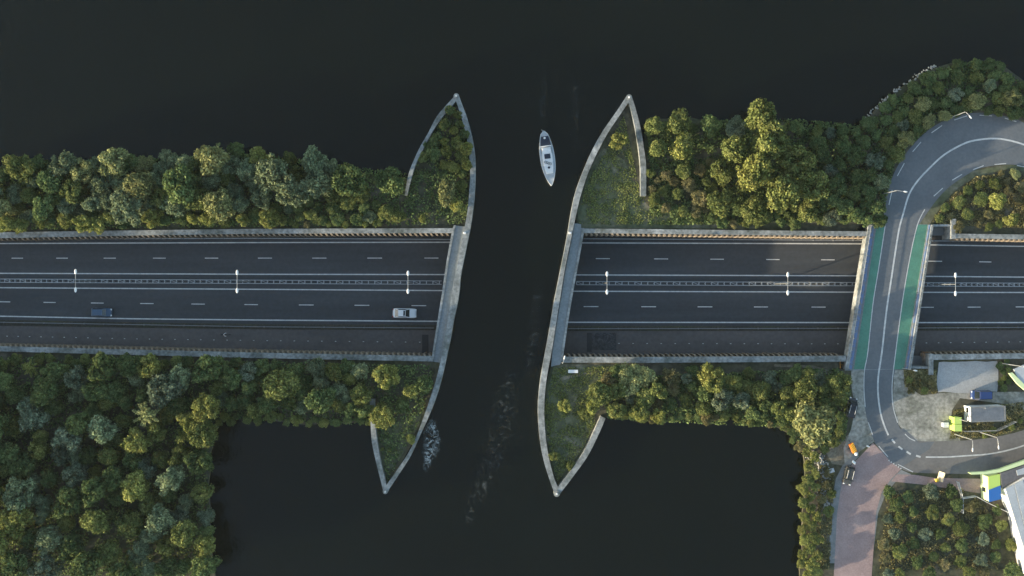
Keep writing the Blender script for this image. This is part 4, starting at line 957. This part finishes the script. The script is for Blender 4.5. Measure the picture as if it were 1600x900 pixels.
# ------------------------------------------------------------------ BOAT
def boat():
    a, b = W(849.5, 205.5, .6), W(861.5, 290.5, .6)               # stern (top), bow (bottom)
    c = (a + b) / 2; L = (b - a).length; ang = math.atan2(b.y - a.y, b.x - a.x)
    t = thing('sailing_boat', 'white sailing boat with dark blue cockpit cover, mast lowered, in the channel', 'boat', (c.x, c.y, 0), ang)
    hw = 1.42
    def half(u): # u 0 stern .. 1 bow
        if u < .5: return hw * (0.30 + .70 * math.sin(min(1, u / .45) * pi / 2) ** .8) if u > 0.02 else hw * .22
        return hw * max(0.0, (1 - ((u - .5) / .5) ** 2.0)) ** .82
    us = [0, .02, .05, .1, .16, .24, .32, .4, .5, .58, .66, .74, .82, .88, .93, .97, .995]
    def hullbm(zs):  # list of (z, width factor)
        bm = NB(); rings = []
        for u in us:
            x = -L / 2 + L * u; h = half(u); ring = []
            for s in (1, -1):
                seq = zs if s == 1 else zs[::-1]
                for z, k in seq: ring.append(bm.verts.new((x, s * max(h * k, .01), z + .22 * (u - .3) ** 2 * (1 if z > .3 else 0))))
            rings.append(ring)
        n = len(rings[0])
        for i in range(len(rings) - 1):
            for k in range(n): bm.faces.new((rings[i][k], rings[i][(k + 1) % n], rings[i + 1][(k + 1) % n], rings[i + 1][k]))
        bm.faces.new(rings[0]); bm.faces.new(rings[-1]); return bm
    obj('hull', hullbm([(-.45, .45), (.0, .86), (.55, .98), (.82, 1.0)]), M['white'], t, False)
    bm = hullbm([(.80, .965), (.90, .95)]); d = obj('deck', bm, M['rooflight'], t)
    # toe rail
    for s in (1, -1):
        bm = NB(); tube(bm, [(-L / 2 + L * u, s * half(u) * .985, .92 + .22 * (u - .3) ** 2) for u in us[1:]], .05, 6); obj('gunwale', bm, M['white'], t)
    # coachroof
    bm = NB(); pts = []
    for u in (.30, .42, .55, .68, .78): pts.append((-L / 2 + L * u, half(u) * .66))
    prism(bm, pts + [(x, -y) for x, y in pts[::-1]], .85, 1.35); bmesh.ops.bevel(bm, geom=[e for e in bm.edges if min(v.co.z for v in e.verts) > 1.2], offset=.14, segments=3, affect='EDGES')
    cr = obj('coachroof', bm, M['white'], t)
    M['navy'] = simple('navy_canvas', (0.018, 0.028, 0.05), .85)
    # cockpit cover
    bm = NB(); A = []; 
    for u in (.10, .14, .20, .265): A.append((-L / 2 + L * u, half(u) * .80))
    prism(bm, A + [(x, -y) for x, y in A[::-1]], .86, 1.45); obj('cockpit_cover', bm, M['navy'], t)
    bm = NB(); box(bm, (-L / 2 + L * .275, 0, 1.2), (.14, half(.27) * 1.7, .5), bevel=.04); obj('windscreen_frame', bm, M['white'], t)
    bm = NB(); box(bm, (-L / 2 + L * .465, 0, 1.40), (.92, 1.15, .10), bevel=.03); obj('hatch', bm, M['navy'], cr)
    bm = NB(); bmesh.ops.create_cone(bm, cap_ends=True, segments=20, radius1=.23, radius2=.21, depth=.12, matrix=Matrix.Translation((-L / 2 + L * .67, 0, 1.40))); obj('round_hatch', bm, M['navy'], cr)
    r = random.Random(3); bm = NB()
    for k in range(4):
        cx, cy = -L / 2 + L * (.565 + .015 * k), -.55 + .32 * k
        tube(bm, [(cx + cos(q) * .22, cy + sin(q) * .2, 1.42 + .02 * k) for q in [j * .6 for j in range(12)]], .035, 5)
    obj('rope_coil', bm, M['dark'], cr)
    for s in (1, -1):
        bm = NB(); box(bm, (-L / 2 + L * .36, s * .95, 1.0), (1.1, .14, .16), bevel=.03); obj('side_locker', bm, M['steel_dull'], t)
    bm = NB()
    tube(bm, [(L / 2 - .1, 0, 1.6), (L / 2 - .7, .42, 1.55), (L / 2 - 1.4, .62, 1.5)], .025, 5); tube(bm, [(L / 2 - .1, 0, 1.6), (L / 2 - .7, -.42, 1.55), (L / 2 - 1.4, -.62, 1.5)], .025, 5)
    for u, s in ((L / 2 - .15, 0), (L / 2 - .7, .42), (L / 2 - .7, -.42), (L / 2 - 1.4, .62), (L / 2 - 1.4, -.62)): tube(bm, [(u, s, .9), (u, s, 1.58)], .025, 5)
    obj('pulpit', bm, M['steel'], t)
    bm = NB(); box(bm, (-L / 2 + .1, 0, .75), (.35, .5, .3), bevel=.05); tube(bm, [(-L / 2, .1, 1), (-L / 2 - .3, -.45, 1.2)], .05, 6); obj('rudder_head', bm, M['steel'], t)
    bm = NB(); ellipsoid(bm, (-L / 2 + L * .13, -.05, 1.50), (.22, .22, .10)); obj('life_buoy', bm, M['white'], t)
boat()

# ------------------------------------------------------------------ CARS
def car(name, label, px, py, L, Wd, ang, z, paint, style='saloon', trim=None, group=None, lamps_front=True, roofmat=None):
    c = W(px, py, z + .8); t = thing(name, label, 'van' if style == 'van' else 'car', (c.x, c.y, z), ang, group)
    hw = Wd / 2
    if style == 'saloon': prof = [(-.5, .55, .60), (-.49, .60, .78), (-.465, .78, .90), (-.42, .88, .965), (-.25, .98, 1.0), (.0, .93, 1.0), (.22, .90, 1.0), (.38, .80, .97), (.44, .72, .92), (.475, .62, .82), (.495, .52, .64)]
    else: prof = [(-.5, .75, .90), (-.49, .95, .95), (-.42, 1.02, 1.0), (0, 1.02, 1.0), (.25, 1.0, 1.0), (.40, .88, .97), (.47, .75, .90), (.497, .58, .80)]
    bm = NB(); rings = []
    for u, zt, wk in prof:
        x = u * L; h = hw * wk
        rings.append([bm.verts.new(q) for q in ((x, -h * .92, .22), (x, -h, .45), (x, -h * .985, zt - .12), (x, -h * .90, zt), (x, 0, zt + .03), (x, h * .90, zt), (x, h * .985, zt - .12), (x, h, .45), (x, h * .92, .22))])
    for i in range(len(rings) - 1):
        for k in range(9): bm.faces.new((rings[i][k], rings[i][(k + 1) % 9], rings[i + 1][(k + 1) % 9], rings[i + 1][k]))
    bm.faces.new(rings[0]); bm.faces.new(rings[-1])
    body = obj('body', bm, paint, t, False)
    if style == 'saloon': x0, x1, t0, t1, zr0, hb, ht = -.40, .22, -.25, .05, 1.42, .86, .70
    elif style == 'van': x0, x1, t0, t1, zr0, hb, ht = -.49, .36, -.46, .20, 1.9, .93, .82
    else: x0, x1, t0, t1, zr0, hb, ht = -.48, .27, -.40, .10, 1.55, .90, .74
    zb = .90
    def q(u, k, z_): return Vector((u * L, k * hw, z_))
    bm = NB(); B = [bm.verts.new(q(*p)) for p in ((x0, -hb, zb), (x1, -hb, zb), (x1, hb, zb), (x0, hb, zb))]; Tp = [bm.verts.new(q(*p)) for p in ((t0, -ht, zr0), (t1, -ht, zr0), (t1, ht, zr0), (t0, ht, zr0))]
    bm.faces.new(B); bm.faces.new(Tp)
    for i in range(4): bm.faces.new((B[i], B[(i + 1) % 4], Tp[(i + 1) % 4], Tp[i]))
    bmesh.ops.bevel(bm, geom=[e for e in bm.edges if max(v.co.z for v in e.verts) > 1.2], offset=.07, segments=2, affect='EDGES')
    obj('cabin', bm, roofmat or paint, t)
    def pane(nm, c4, off, mt=None):
        vs = [q(*p) for p in c4]; cn = sum(vs, Vector()) / 4; n_ = (vs[1] - vs[0]).cross(vs[2] - vs[0]).normalized()
        if n_.dot(cn - Vector((0, 0, .9))) < 0: n_ = -n_
        vs = [cn + (v - cn) * .90 for v in vs]; b_ = NB()
        lo = [b_.verts.new(v - n_ * .03) for v in vs]; hi = [b_.verts.new(v + n_ * off) for v in vs]
        b_.faces.new(lo); b_.faces.new(hi)
        for i in range(4): b_.faces.new((lo[i], lo[(i + 1) % 4], hi[(i + 1) % 4], hi[i]))
        return obj(nm, b_, mt or M['glass'], t)
    pane('windscreen', ((x1, -hb, zb), (x1, hb, zb), (t1, ht, zr0), (t1, -ht, zr0)), .02)
    pane('rear_window', ((x0, -hb, zb), (x0, hb, zb), (t0, ht, zr0), (t0, -ht, zr0)), .02, trim)
    for s in (-1, 1): pane('side_window', ((x0 + .05, s * hb, zb), (x1 - .05, s * hb, zb), (t1, s * ht, zr0), (t0, s * ht, zr0)), .015)
    if style == 'saloon':
        bm = NB(); box(bm, (.0 * L, 0, zr0 + .005), (.34, hw * ht * 1.5, .03)); obj('sunroof', bm, M['glass'], t)
    for u in (-.31, .31):
        for s in (-1, 1):
            b_ = NB(); bmesh.ops.create_cone(b_, cap_ends=True, segments=18, radius1=.33, radius2=.33, depth=.22, matrix=Matrix.Translation((u * L, s * (hw - .11), .33)) @ Matrix.Rotation(pi / 2, 4, 'X'))
            wh = obj('wheel', b_, M['rubber'], t)
            b_ = NB(); bmesh.ops.create_cone(b_, cap_ends=True, segments=14, radius1=.19, radius2=.19, depth=.24, matrix=Matrix.Translation((u * L, s * (hw - .105), .33)) @ Matrix.Rotation(pi / 2, 4, 'X'))
            obj('rim', b_, M['steel'], wh)
    for s in (-1, 1):
        b_ = NB(); box(b_, (.468 * L, s * hw * .68, .70), (.30, .32, .18), -s * .25, bevel=.04); obj('headlight', b_, M['lampwhite'] if lamps_front else M['steel'], t)
        b_ = NB(); box(b_, (-.483 * L, s * hw * .72, .72), (.16, .30, .16), bevel=.03); obj('tail_light', b_, M['tail'], t)
        b_ = NB(); box(b_, (x1 * L - .12, s * (hw + .09), .98), (.14, .20, .14), bevel=.04); obj('wing_mirror', b_, M['dark'], t)
    return t
M['tail'] = simple('tail_light_red', (.35, .02, .02), .3)
P_white = simple('car_paint_white', (.82, .83, .82), .3, coat=.5); P_blue = simple('car_paint_blue', (.045, .09, .15), .3, .2, coat=.6)
P_navy = simple('car_paint_navy', (.02, .05, .17), .35, .1, coat=.5); P_black = simple('car_paint_black', (.014, .017, .024), .35, coat=.5); P_grey = simple('car_paint_graphite', (.07, .07, .065), .3, .3, coat=.6)
GREYG = simple('tinted_rear_glass', (.16, .19, .21), .15)
car('parked_car' if 0 else 'car', 'white saloon car with a small sunroof driving on the motorway near the channel', 632, 489.3, 4.75, 1.95, R(-1), zr(632), P_white, trim=GREYG)
car('car', 'dark blue estate car with headlights on, driving on the western motorway', 158.5, 488, 4.0, 1.72, R(-1), zr(158), P_blue, 'estate', trim=simple('grey_window', (.10, .13, .15), .4))
car('van', 'black van parked on the gravel beside the large pale willow', 1330.5, 637, 3.9, 1.75, R(76), Z1, P_black, 'van')
car('van', 'dark blue van on the track below the gravel pad', 1533, 617, 3.7, 1.8, R(180), Z1, P_navy, 'van')
car('car', 'graphite car with bright sills at the junction on the brick road', 1326.5, 743, 3.6, 1.75, R(-103), Z3, P_grey, 'estate', roofmat=P_grey)

# roof rails on black van and graphite car are part of their look
for o in [x for x in C.objects if x.name.startswith(('van', 'car')) and x.parent is None and x.type == 'EMPTY']:
    if o.get('label', '').startswith(('black van', 'graphite')):
        zz = 1.93 if 'van' in o['label'] else 1.60
        for s in (-1, 1):
            bm = NB(); tube(bm, [(-1.1, s * .55, zz), (.55, s * .55, zz)], .035, 6); obj('roof_rail', bm, M['lampwhite'], o)

# ------------------------------------------------------------------ CYCLIST
def skin(name, joints, edges, mat, parent, lvl=1, root=0):
    me = bpy.data.meshes.new(name); me.from_pydata([j[:3] for j in joints], edges, []); me.update()
    o = bpy.data.objects.new(name, me); C.objects.link(o); o.parent = parent; me.materials.append(mat)
    m = o.modifiers.new('skin', 'SKIN'); 
    for i, j in enumerate(joints): me.skin_vertices[0].data[i].radius = (j[3], j[4] if len(j) > 4 else j[3])
    me.skin_vertices[0].data[root].use_root = True
    s = o.modifiers.new('sub', 'SUBSURF'); s.levels = lvl; s.render_levels = lvl
    for p in me.polygons: p.use_smooth = True
    return o
cp = W(352.5, 522.8, zr(352) + 1.0); zc0 = zr(352) + .225
bk = thing('bicycle', 'dark bicycle ridden along the cycle track beside the motorway', 'bicycle', (cp.x, cp.y, zc0), R(-1))
for x, nm in ((-.58, 'wheel'), (.58, 'wheel')):
    bm = NB(); tube(bm, [(x + cos(q) * .34, 0, .35 + sin(q) * .34) for q in [2 * pi * k / 24 for k in range(25)]], .028, 6, False)
    for k in range(10): tube(bm, [(x, 0, .35), (x + cos(k * pi / 5) * .33, 0, .35 + sin(k * pi / 5) * .33)], .006, 4)
    obj(nm, bm, M['rubber'], bk)
bm = NB()
for a, b in (((-.58, 0, .35), (-.12, 0, .30)), ((-.12, 0, .30), (.42, 0, .80)), ((-.12, 0, .30), (-.27, 0, .88)), ((-.27, 0, .80), (.40, 0, .84)), ((-.58, 0, .35), (-.27, 0, .80)), ((.42, 0, .95), (.58, 0, .35))): tube(bm, [a, b], .024, 6)
obj('frame', bm, M['dark'], bk)
bm = NB(); tube(bm, [(.30, -.30, 1.02), (.42, -.1, 1.0), (.42, .1, 1.0), (.30, .30, 1.02)], .018, 6); obj('handlebar', bm, M['dark'], bk)
bm = NB(); ellipsoid(bm, (-.30, 0, .93), (.15, .09, .04)); obj('saddle', bm, M['dark'], bk)
bm = NB(); box(bm, (-.80, 0, .75), (.36, .30, .28), bevel=.05); obj('rear_bag', bm, M['dark'], bk)
skinm = simple('skin', (.45, .28, .20), .6); trous = simple('dark_trousers', (.02, .022, .03), .8); shirt = simple('white_shirt', (.75, .76, .76), .8); hair = simple('dark_hair', (.03, .02, .015), .7)
pr = thing('person', 'person in a white shirt and dark trousers riding the bicycle, arms on the handlebar', 'person', (cp.x, cp.y, zc0), R(-1))
J = [(-.28, 0, 1.0, .15, .12), (-.18, 0, 1.2, .14, .11), (-.02, 0, 1.42, .17, .11), (.05, 0, 1.53, .06, .06), (.10, 0, 1.62, .075, .075), (.11, 0, 1.72, .095, .085),
     (-.26, .11, .96, .09), (.12, .13, .78, .07), (-.06, .12, .36, .045), (.06, .12, .32, .035), (-.26, -.11, .96, .09), (.06, -.13, .88, .07), (-.18, -.12, .52, .045), (-.06, -.12, .48, .035),
     (-.03, .21, 1.40, .055), (.10, .30, 1.20, .045), (.30, .30, 1.05, .03), (.36, .28, 1.03, .035), (-.03, -.21, 1.40, .055), (.10, -.30, 1.20, .045), (.30, -.30, 1.05, .03), (.36, -.28, 1.03, .035)]
E = [(0, 1), (1, 2), (2, 3), (3, 4), (4, 5), (0, 6), (6, 7), (7, 8), (8, 9), (0, 10), (10, 11), (11, 12), (12, 13), (2, 14), (14, 15), (15, 16), (16, 17), (2, 18), (18, 19), (19, 20), (20, 21)]
skin('body', J, E, skinm, pr)
SJ = [(-.27, 0, 1.04, .18, .15), (-.17, 0, 1.22, .17, .14), (-.02, 0, 1.42, .19, .13), (-.03, .21, 1.41, .085), (.10, .30, 1.21, .07), (.22, .30, 1.12, .06), (-.03, -.21, 1.41, .085), (.10, -.30, 1.21, .07), (.22, -.30, 1.12, .06)]
skin('shirt', SJ, [(0, 1), (1, 2), (2, 3), (3, 4), (4, 5), (2, 6), (6, 7), (7, 8)], shirt, pr)
TJ = [(-.28, 0, 1.0, .17, .14), (-.25, .11, .95, .11), (.12, .13, .78, .085), (-.05, .12, .42, .06), (-.25, -.11, .95, .11), (.06, -.13, .88, .085), (-.16, -.12, .56, .06)]
skin('trousers', TJ, [(0, 1), (1, 2), (2, 3), (0, 4), (4, 5), (5, 6)], trous, pr)
bm = NB(); ellipsoid(bm, (.09, 0, 1.75), (.115, .10, .10)); obj('hair', bm, hair, pr, True)

# ------------------------------------------------------------------ STREET LAMPS (single arm)
def lamp(px, py, h, adir, alen, label, ground=ZG):
    """px, py: pixel of the mast foot"""
    b = W(px, py, ground); t = thing('street_lamp', label, 'street lamp', (b.x, b.y, ground), adir, 'slim street lamps on the east bank')
    bm = NB(); tube(bm, [(0, 0, 0), (0, 0, h * .6), (0, 0, h - .3), (.15, 0, h)], [.10, .08, .06, .06], 8); obj('pole', bm, M['steel'], t)
    bm = NB(); tube(bm, [(.15, 0, h), (alen * .5, 0, h + .12), (alen, 0, h + .15)], .05, 6); obj('arm', bm, M['steel'], t)
    bm = NB(); ellipsoid(bm, (alen + .3, 0, h + .15), (.42, .15, .09)); obj('lamp_head', bm, M['lampwhite'], t, True)
lamp(1491, 678, 8, R(-92), 1.5, 'slim street lamp left of its pair, over the lower road beside the fenced cabin')
lamp(1530, 675, 7.5, R(-85), 1.5, 'slim street lamp right of its pair, over the lower road beside the fenced cabin')
lamp(1380, 303, 7, R(-8), 1.3, 'street lamp at the left edge of the curved road, north of the bridge')
lamp(1482, 185, 7.5, R(-50), 1.0, 'street lamp at the top of the road bend')
lamp(1564, 567.5, 8, R(-10), .4, 'white street lamp at the right edge of the gravel pad')
lamp(1492, 653, 5.5, R(90), .3, 'short lamp post behind the lime green cabinets')
lamp(878, 566, 3.5, R(75), .9, 'small white lamp at the south end of the eastern walkway')
lamp(1410, 575, 4.5, R(-10), .4, 'small lamp post at the south-east corner of the road bridge')

# ------------------------------------------------------------------ buildings and items on the east bank
def boxthing(name, label, cat, roofpts, h, parts=(), z=ZG):
    pass
# site cabin
def cabin():
    h = 3.0; corners = [W(x, y, ZG + h) for x, y in ((1516.5, 636), (1571, 634.3), (1571, 657), (1516.5, 660))]
    c = sum(corners, Vector()) / 4; t = thing('site_cabin', 'white cabin with a dark ribbed roof inside the small fence', 'cabin', (c.x, c.y, ZG))
    L = (corners[1] - corners[0]).length; Wd = (corners[0] - corners[3]).length; ang = math.atan2(corners[1].y - corners[0].y, corners[1].x - corners[0].x); t.rotation_euler.z = ang
    bm = NB(); box(bm, (0, 0, h / 2), (L - .1, Wd - .1, h)); obj('wall', bm, M['white'], t)
    bm = NB(); box(bm, (0, 0, h + .04), (L - .5, Wd - .5, .1))
    for k in range(14):
        y = -Wd / 2 + .35 + k * (Wd - .7) / 13; box(bm, (0, y, h + .11), (L - .6, .07, .05))
    rf = obj('roof', bm, M['roofgrey'], t)
    bm = NB()
    for s in (-1, 1):
        box(bm, (0, s * (Wd / 2 - .12), h + .06), (L, .26, .16)); box(bm, (s * (L / 2 - .12), 0, h + .065), (.26, Wd - .02, .17))
    obj('roof_edge', bm, M['kerb'], t)
    for s in (-.9, .7):
        bm = NB(); box(bm, (-L / 2 + .03, s, 1.6), (.08, .9, .9)); wn = obj('window', bm, M['glass'], t)
    bm = NB(); box(bm, (1.0, -Wd / 2 + .03, 1.05), (.9, .08, 2.0)); dr = obj('door', bm, M['steel_dull'], t)
    bm = NB(); box(bm, (1.35, -Wd / 2 - .04, 1.05), (.05, .08, .14)); obj('handle', bm, M['steel'], dr)
    bm = NB(); tube(bm, [(-.6, Wd / 2 - .3, h), (-.6, Wd / 2 - .3, h + .5)], .09, 8); obj('vent_pipe', bm, M['steel'], rf)
cabin()
def cabinet(px, py, wx, wy, h, mat, label, name='cabinet', lid=None):
    c = W(px, py, ZG + h); t = thing(name, label, name, (c.x, c.y, ZG))
    bm = NB(); box(bm, (0, 0, h / 2), (wx, wy, h), bevel=.03); bd = obj('case', bm, mat, t)
    bm = NB(); box(bm, (0, 0, h + .04), (wx + .12, wy + .12, .08), bevel=.02); obj('lid', bm, lid or mat, t)
    bm = NB()
    for k in (-1, 1): box(bm, (k * wx * .24, -wy / 2 - .01, h * .5), (wx * .42, .04, h * .82))
    dr = obj('door', bm, mat, t)
    bm = NB(); box(bm, (.04, -wy / 2 - .05, h * .5), (.05, .05, .18)); obj('handle', bm, M['dark'], dr)
cabinet(1496.5, 657.2, 1.30, 1.20, 2.2, M['lime'], 'lime green cabinet, the upper of two next to the cabin')
cabinet(1497, 668.6, 1.30, 1.20, 2.2, M['lime'], 'lime green cabinet, the lower of two next to the cabin')
cabinet(1478, 664, .95, .85, 1.0, M['rooflight'], 'small grey cabinet left of the lime green ones', lid=M['white'])
# fences
def fence(name, pts, h, label, gap=1.5, mat='steel', mesh=True):
    t = thing(name, label, 'fence', tuple(W(*pts[0], ZG)))
    base = W(*pts[0], ZG); bm = NB()
    for a, b in zip(pts[:-1], pts[1:]):
        A, B = W(*a, ZG) - base, W(*b, ZG) - base
        for zz in (.15, h * .5, h): tube(bm, [A + Vector((0, 0, zz)), B + Vector((0, 0, zz))], .05 if zz == h else .03, 5)
        n = max(1, int((B - A).length / gap))
        for k in range(n + 1):
            p = A.lerp(B, k / n); pb = NB(); tube(pb, [p, p + Vector((0, 0, h + .08))], .05, 6); obj('post', pb, M[mat], t)
        if mesh:
            m = int((B - A).length / .18)
            for k in range(m): p = A.lerp(B, (k + .5) / m); box(bm, p + Vector((0, 0, h / 2)), (.015, .015, h))
    obj('rails', bm, M[mat], t)
fence('fence', [(1503, 673), (1530, 672.5), (1555, 671.5), (1583, 658)], 1.4, 'low grey fence around the south side of the cabin')
fence('fence', [(1494, 752), (1498, 766), (1501, 778), (1501, 800)], 1.2, 'pale fence running down from the brick path through the garden', mat='white')
fence('fence', [(1502, 777), (1522, 774), (1540, 784), (1580, 803)], 1.2, 'pale fence between the garden and the filling station', mat='white')
# filling station
def kiosk():
    h = 3.2; cs = [W(x, y, ZG + h) for x, y in ((1543.5, 745), (1561.5, 741), (1563, 779), (1545, 783.5))]
    c = sum(cs, Vector()) / 4; t = thing('kiosk', 'lime green kiosk with a blue corner at the filling station', 'kiosk', (c.x, c.y, ZG))
    loc = [p - Vector((c.x, c.y, 0)) for p in cs]
    bm = NB(); prism(bm, [(p.x, p.y) for p in loc][::-1], 0, h); obj('wall', bm, M['lime_pale'], t)
    bm = NB(); mid1 = loc[0].lerp(loc[3], .52); mid2 = loc[1].lerp(loc[2], .45)
    prism(bm, [(p.x * 1.02, p.y * 1.02) for p in (loc[0], loc[1], mid2, mid1)][::-1], h, h + .22); obj('roof', bm, M['lime'], t)
    bm = NB(); prism(bm, [(p.x * 1.02, p.y * 1.02) for p in (mid1, mid2, loc[2], loc[3])][::-1], h + .003, h + .30); obj('roof', bm, M['blue'], t)
    bm = NB(); a, b = loc[0].lerp(loc[3], .5), loc[0].lerp(loc[3], .68); m_ = (a + b) / 2
    box(bm, (m_.x - .0, m_.y, 1.4), (.14, (a - b).length, 1.3)); obj('window', bm, M['glass'], t)
kiosk()
def pprism(nm, pts, z0, z1, mat, parent):
    bm = NB(); prism(bm, [P2(x, y, z1) for x, y in pts], z0, z1); return obj(nm, bm, mat, parent)
cn = thing('canopy', 'pale filling station canopy with a lime and white edge band', 'canopy')
pprism('fascia', [(1514, 738.5), (1540, 737), (1562, 733), (1600, 719.5), (1700, 684), (1700, 689), (1601, 725), (1563, 738), (1540, 741), (1518, 741.5)], 3.6, 4.3, M['lime_pale'], cn)
pprism('roof', [(1563, 739.5), (1602, 726), (1700, 691), (1700, 722), (1600, 744), (1566, 762)], 3.4, 4.1, M['roofdark'], cn)
pprism('roof_panel', [(1588, 735), (1600, 731), (1640, 718), (1640, 728), (1600, 741), (1590, 743)], 4.1, 4.2, M['rooflight'], cn)
for x, y in ((1575, 742), (1640, 722)):
    b = W(x, y, ZG); bm = NB(); tube(bm, [(b.x, b.y, ZG), (b.x, b.y, 3.5)], .15, 8); obj('pillar', bm, M['white'], cn)
sh = thing('station_building', 'pale grey filling station building with a panelled metal roof', 'building')
pprism('wall', [(1570, 765), (1600, 746), (1700, 712), (1700, 900), (1606, 900), (1590, 812)], 0, 4.4, M['white'], sh)
for k in range(9):
    x0 = 1571 + k * 14; y0 = 764 - k * 7
    bm = NB(); prism(bm, [P2(a, b, 4.7) for a, b in ((x0, y0 - .3), (x0 + 13.3, y0 - 7), (x0 + 34 + 13.3, 900), (x0 + 34, 900) if k else (x0 + 30, 860))], 4.4, 4.7 + (.06 if k % 2 else 0)); obj('roof_panel', bm, M['rooflight'], sh)
sg = thing('kiosk_roof', 'small blue-grey pavilion roof with a pale lime gutter at the right edge', 'pavilion')
pprism('roof', [(1584, 577), (1600, 570), (1660, 570), (1660, 640), (1606, 606), (1590, 590)], 2.6, 2.9, M['rooflight'], sg)
pprism('gutter', [(1577, 583.5), (1582, 582), (1594, 594), (1608, 608), (1604, 612), (1590, 600)], 2.5, 3.0, M['lime_pale'], sg)
for x, y in ((1590, 583), (1650, 590), (1640, 622)):
    b = W(x, y, ZG); bm = NB(); tube(bm, [(b.x, b.y, ZG), (b.x, b.y, 2.6)], .1, 8); obj('pillar', bm, M['steel'], sg)

# bench on the point
c = W(895.5, 580.3, 1.05); t = thing('bench', 'white slab bench on the turf near the eastern walkway', 'bench', (c.x, c.y, ZG), 0)
bm = NB(); box(bm, (0, 0, .42), (1.9, .62, .10), bevel=.02); obj('seat', bm, M['lampwhite'], t)
for s in (-1, 1): bm = NB(); box(bm, (s * .75, 0, .185), (.16, .55, .37)); obj('leg', bm, M['concrete'], t)

# roadworks trailer with white lamp board (orange), sign boards
c = W(1333, 700, 1.4); t = thing('roadworks_trailer', 'orange roadworks trailer with a white warning lamp beside the willow', 'trailer', (c.x, c.y, ZG), R(-65))
bm = NB(); box(bm, (0, 0, .62), (1.9, .95, .5), bevel=.06); obj('body', bm, M['orange'], t)
bm = NB()
for k in range(5): box(bm, (-.7 + k * .35, 0, .92), (.14, .85, .12), .4)
obj('cross_bars', bm, M['yellow'], t)
bm = NB(); tube(bm, [(-.9, 0, .5), (-1.6, 0, .45)], .05, 6); obj('drawbar', bm, M['dark'], t)
bm = NB(); ellipsoid(bm, (1.25, 0, 1.05), (.36, .36, .22)); obj('warning_lamp', bm, M['lampwhite'], t, True)
for s in (-1, 1): 
    bm = NB(); bmesh.ops.create_cone(bm, cap_ends=True, segments=16, radius1=.3, radius2=.3, depth=.18, matrix=Matrix.Translation((0, s * .55, .3)) @ Matrix.Rotation(pi / 2, 4, 'X')); obj('wheel', bm, M['rubber'], t)
def sign(px, py, h, rz, mat, label, w_=.9, hh=.5, tilt=0.6, name='road_sign'):
    c = W(px, py, ZG + h); t = thing(name, label, 'sign', (c.x, c.y, ZG), rz)
    bm = NB(); tube(bm, [(0, 0, 0), (0, 0, h)], .04, 6); obj('post', bm, M['steel_dull'], t)
    bm = NB(); box(bm, (0, -.05, h), (w_, .05, hh), 0, Matrix.Rotation(tilt, 4, 'X'), bevel=.015); obj('panel', bm, mat, t)
sign(1334.5, 722, 1.1, R(-40), M['lampwhite'], 'small white sign board in front of the graphite car', .8, .55, 1.0)
sign(1356.5, 697, 1.2, R(-20), M['lampwhite'], 'small white sign board at the corner of asphalt and brick road', .6, .3, 1.0)
sign(1299, 735, .8, R(15), M['rooflight'], 'grey panel board on the rubble by the brick road', 1.1, .8, 1.2)
# traffic island items
c = W(1463, 750, 1.2); t = thing('traffic_bollard', 'round yellow bollard on the verge between lower road and brick path', 'bollard', (c.x, c.y, ZG))
bm = NB(); tube(bm, [(0, 0, 0), (0, 0, .7)], [.22, .18], 12); obj('base', bm, M['cream'], t)
bm = NB(); ellipsoid(bm, (0, 0, .95), (.40, .38, .34), 0, 16); obj('dome', bm, M['yellow'], t, True)
c = W(1470.5, 745, 1.6); t = thing('advertising_board', 'cream upright board leaning beside the yellow bollard', 'board', (c.x, c.y, ZG), R(75))
bm = NB(); box(bm, (0, 0, .95), (1.9, .12, 1.3), 0, Matrix.Rotation(.6, 4, 'X'), bevel=.03); obj('panel', bm, M['cream'], t)
for s in (-1, 1): bm = NB(); tube(bm, [(s * .7, 0, 0), (s * .7, .1, .9)], .04, 6); obj('leg', bm, M['dark'], t)
# light evening haze over the whole place
bm = NB(); bmesh.ops.create_cube(bm, size=1.0, matrix=Matrix.Translation((0, 0, 98.5)) @ Matrix.Diagonal((800, 700, 215, 1)))
hz = bpy.data.materials.new('haze'); hz.use_nodes = True; hn = hz.node_tree; hn.nodes.clear()
ho = hn.nodes.new('ShaderNodeOutputMaterial'); hv = hn.nodes.new('ShaderNodeVolumePrincipled')
hv.inputs['Color'].default_value = (.84, .95, 1, 1); hv.inputs['Density'].default_value = 0.00004; hn.links.new(hv.outputs[0], ho.inputs['Volume'])
tag(obj('haze', bm, hz), 'thin pale evening haze filling the air', 'haze', kind='stuff')
print('trees', NTREE, 'bush', len([o for o in C.objects if o.get('category') == 'bush']), 'objects', len(bpy.data.objects))
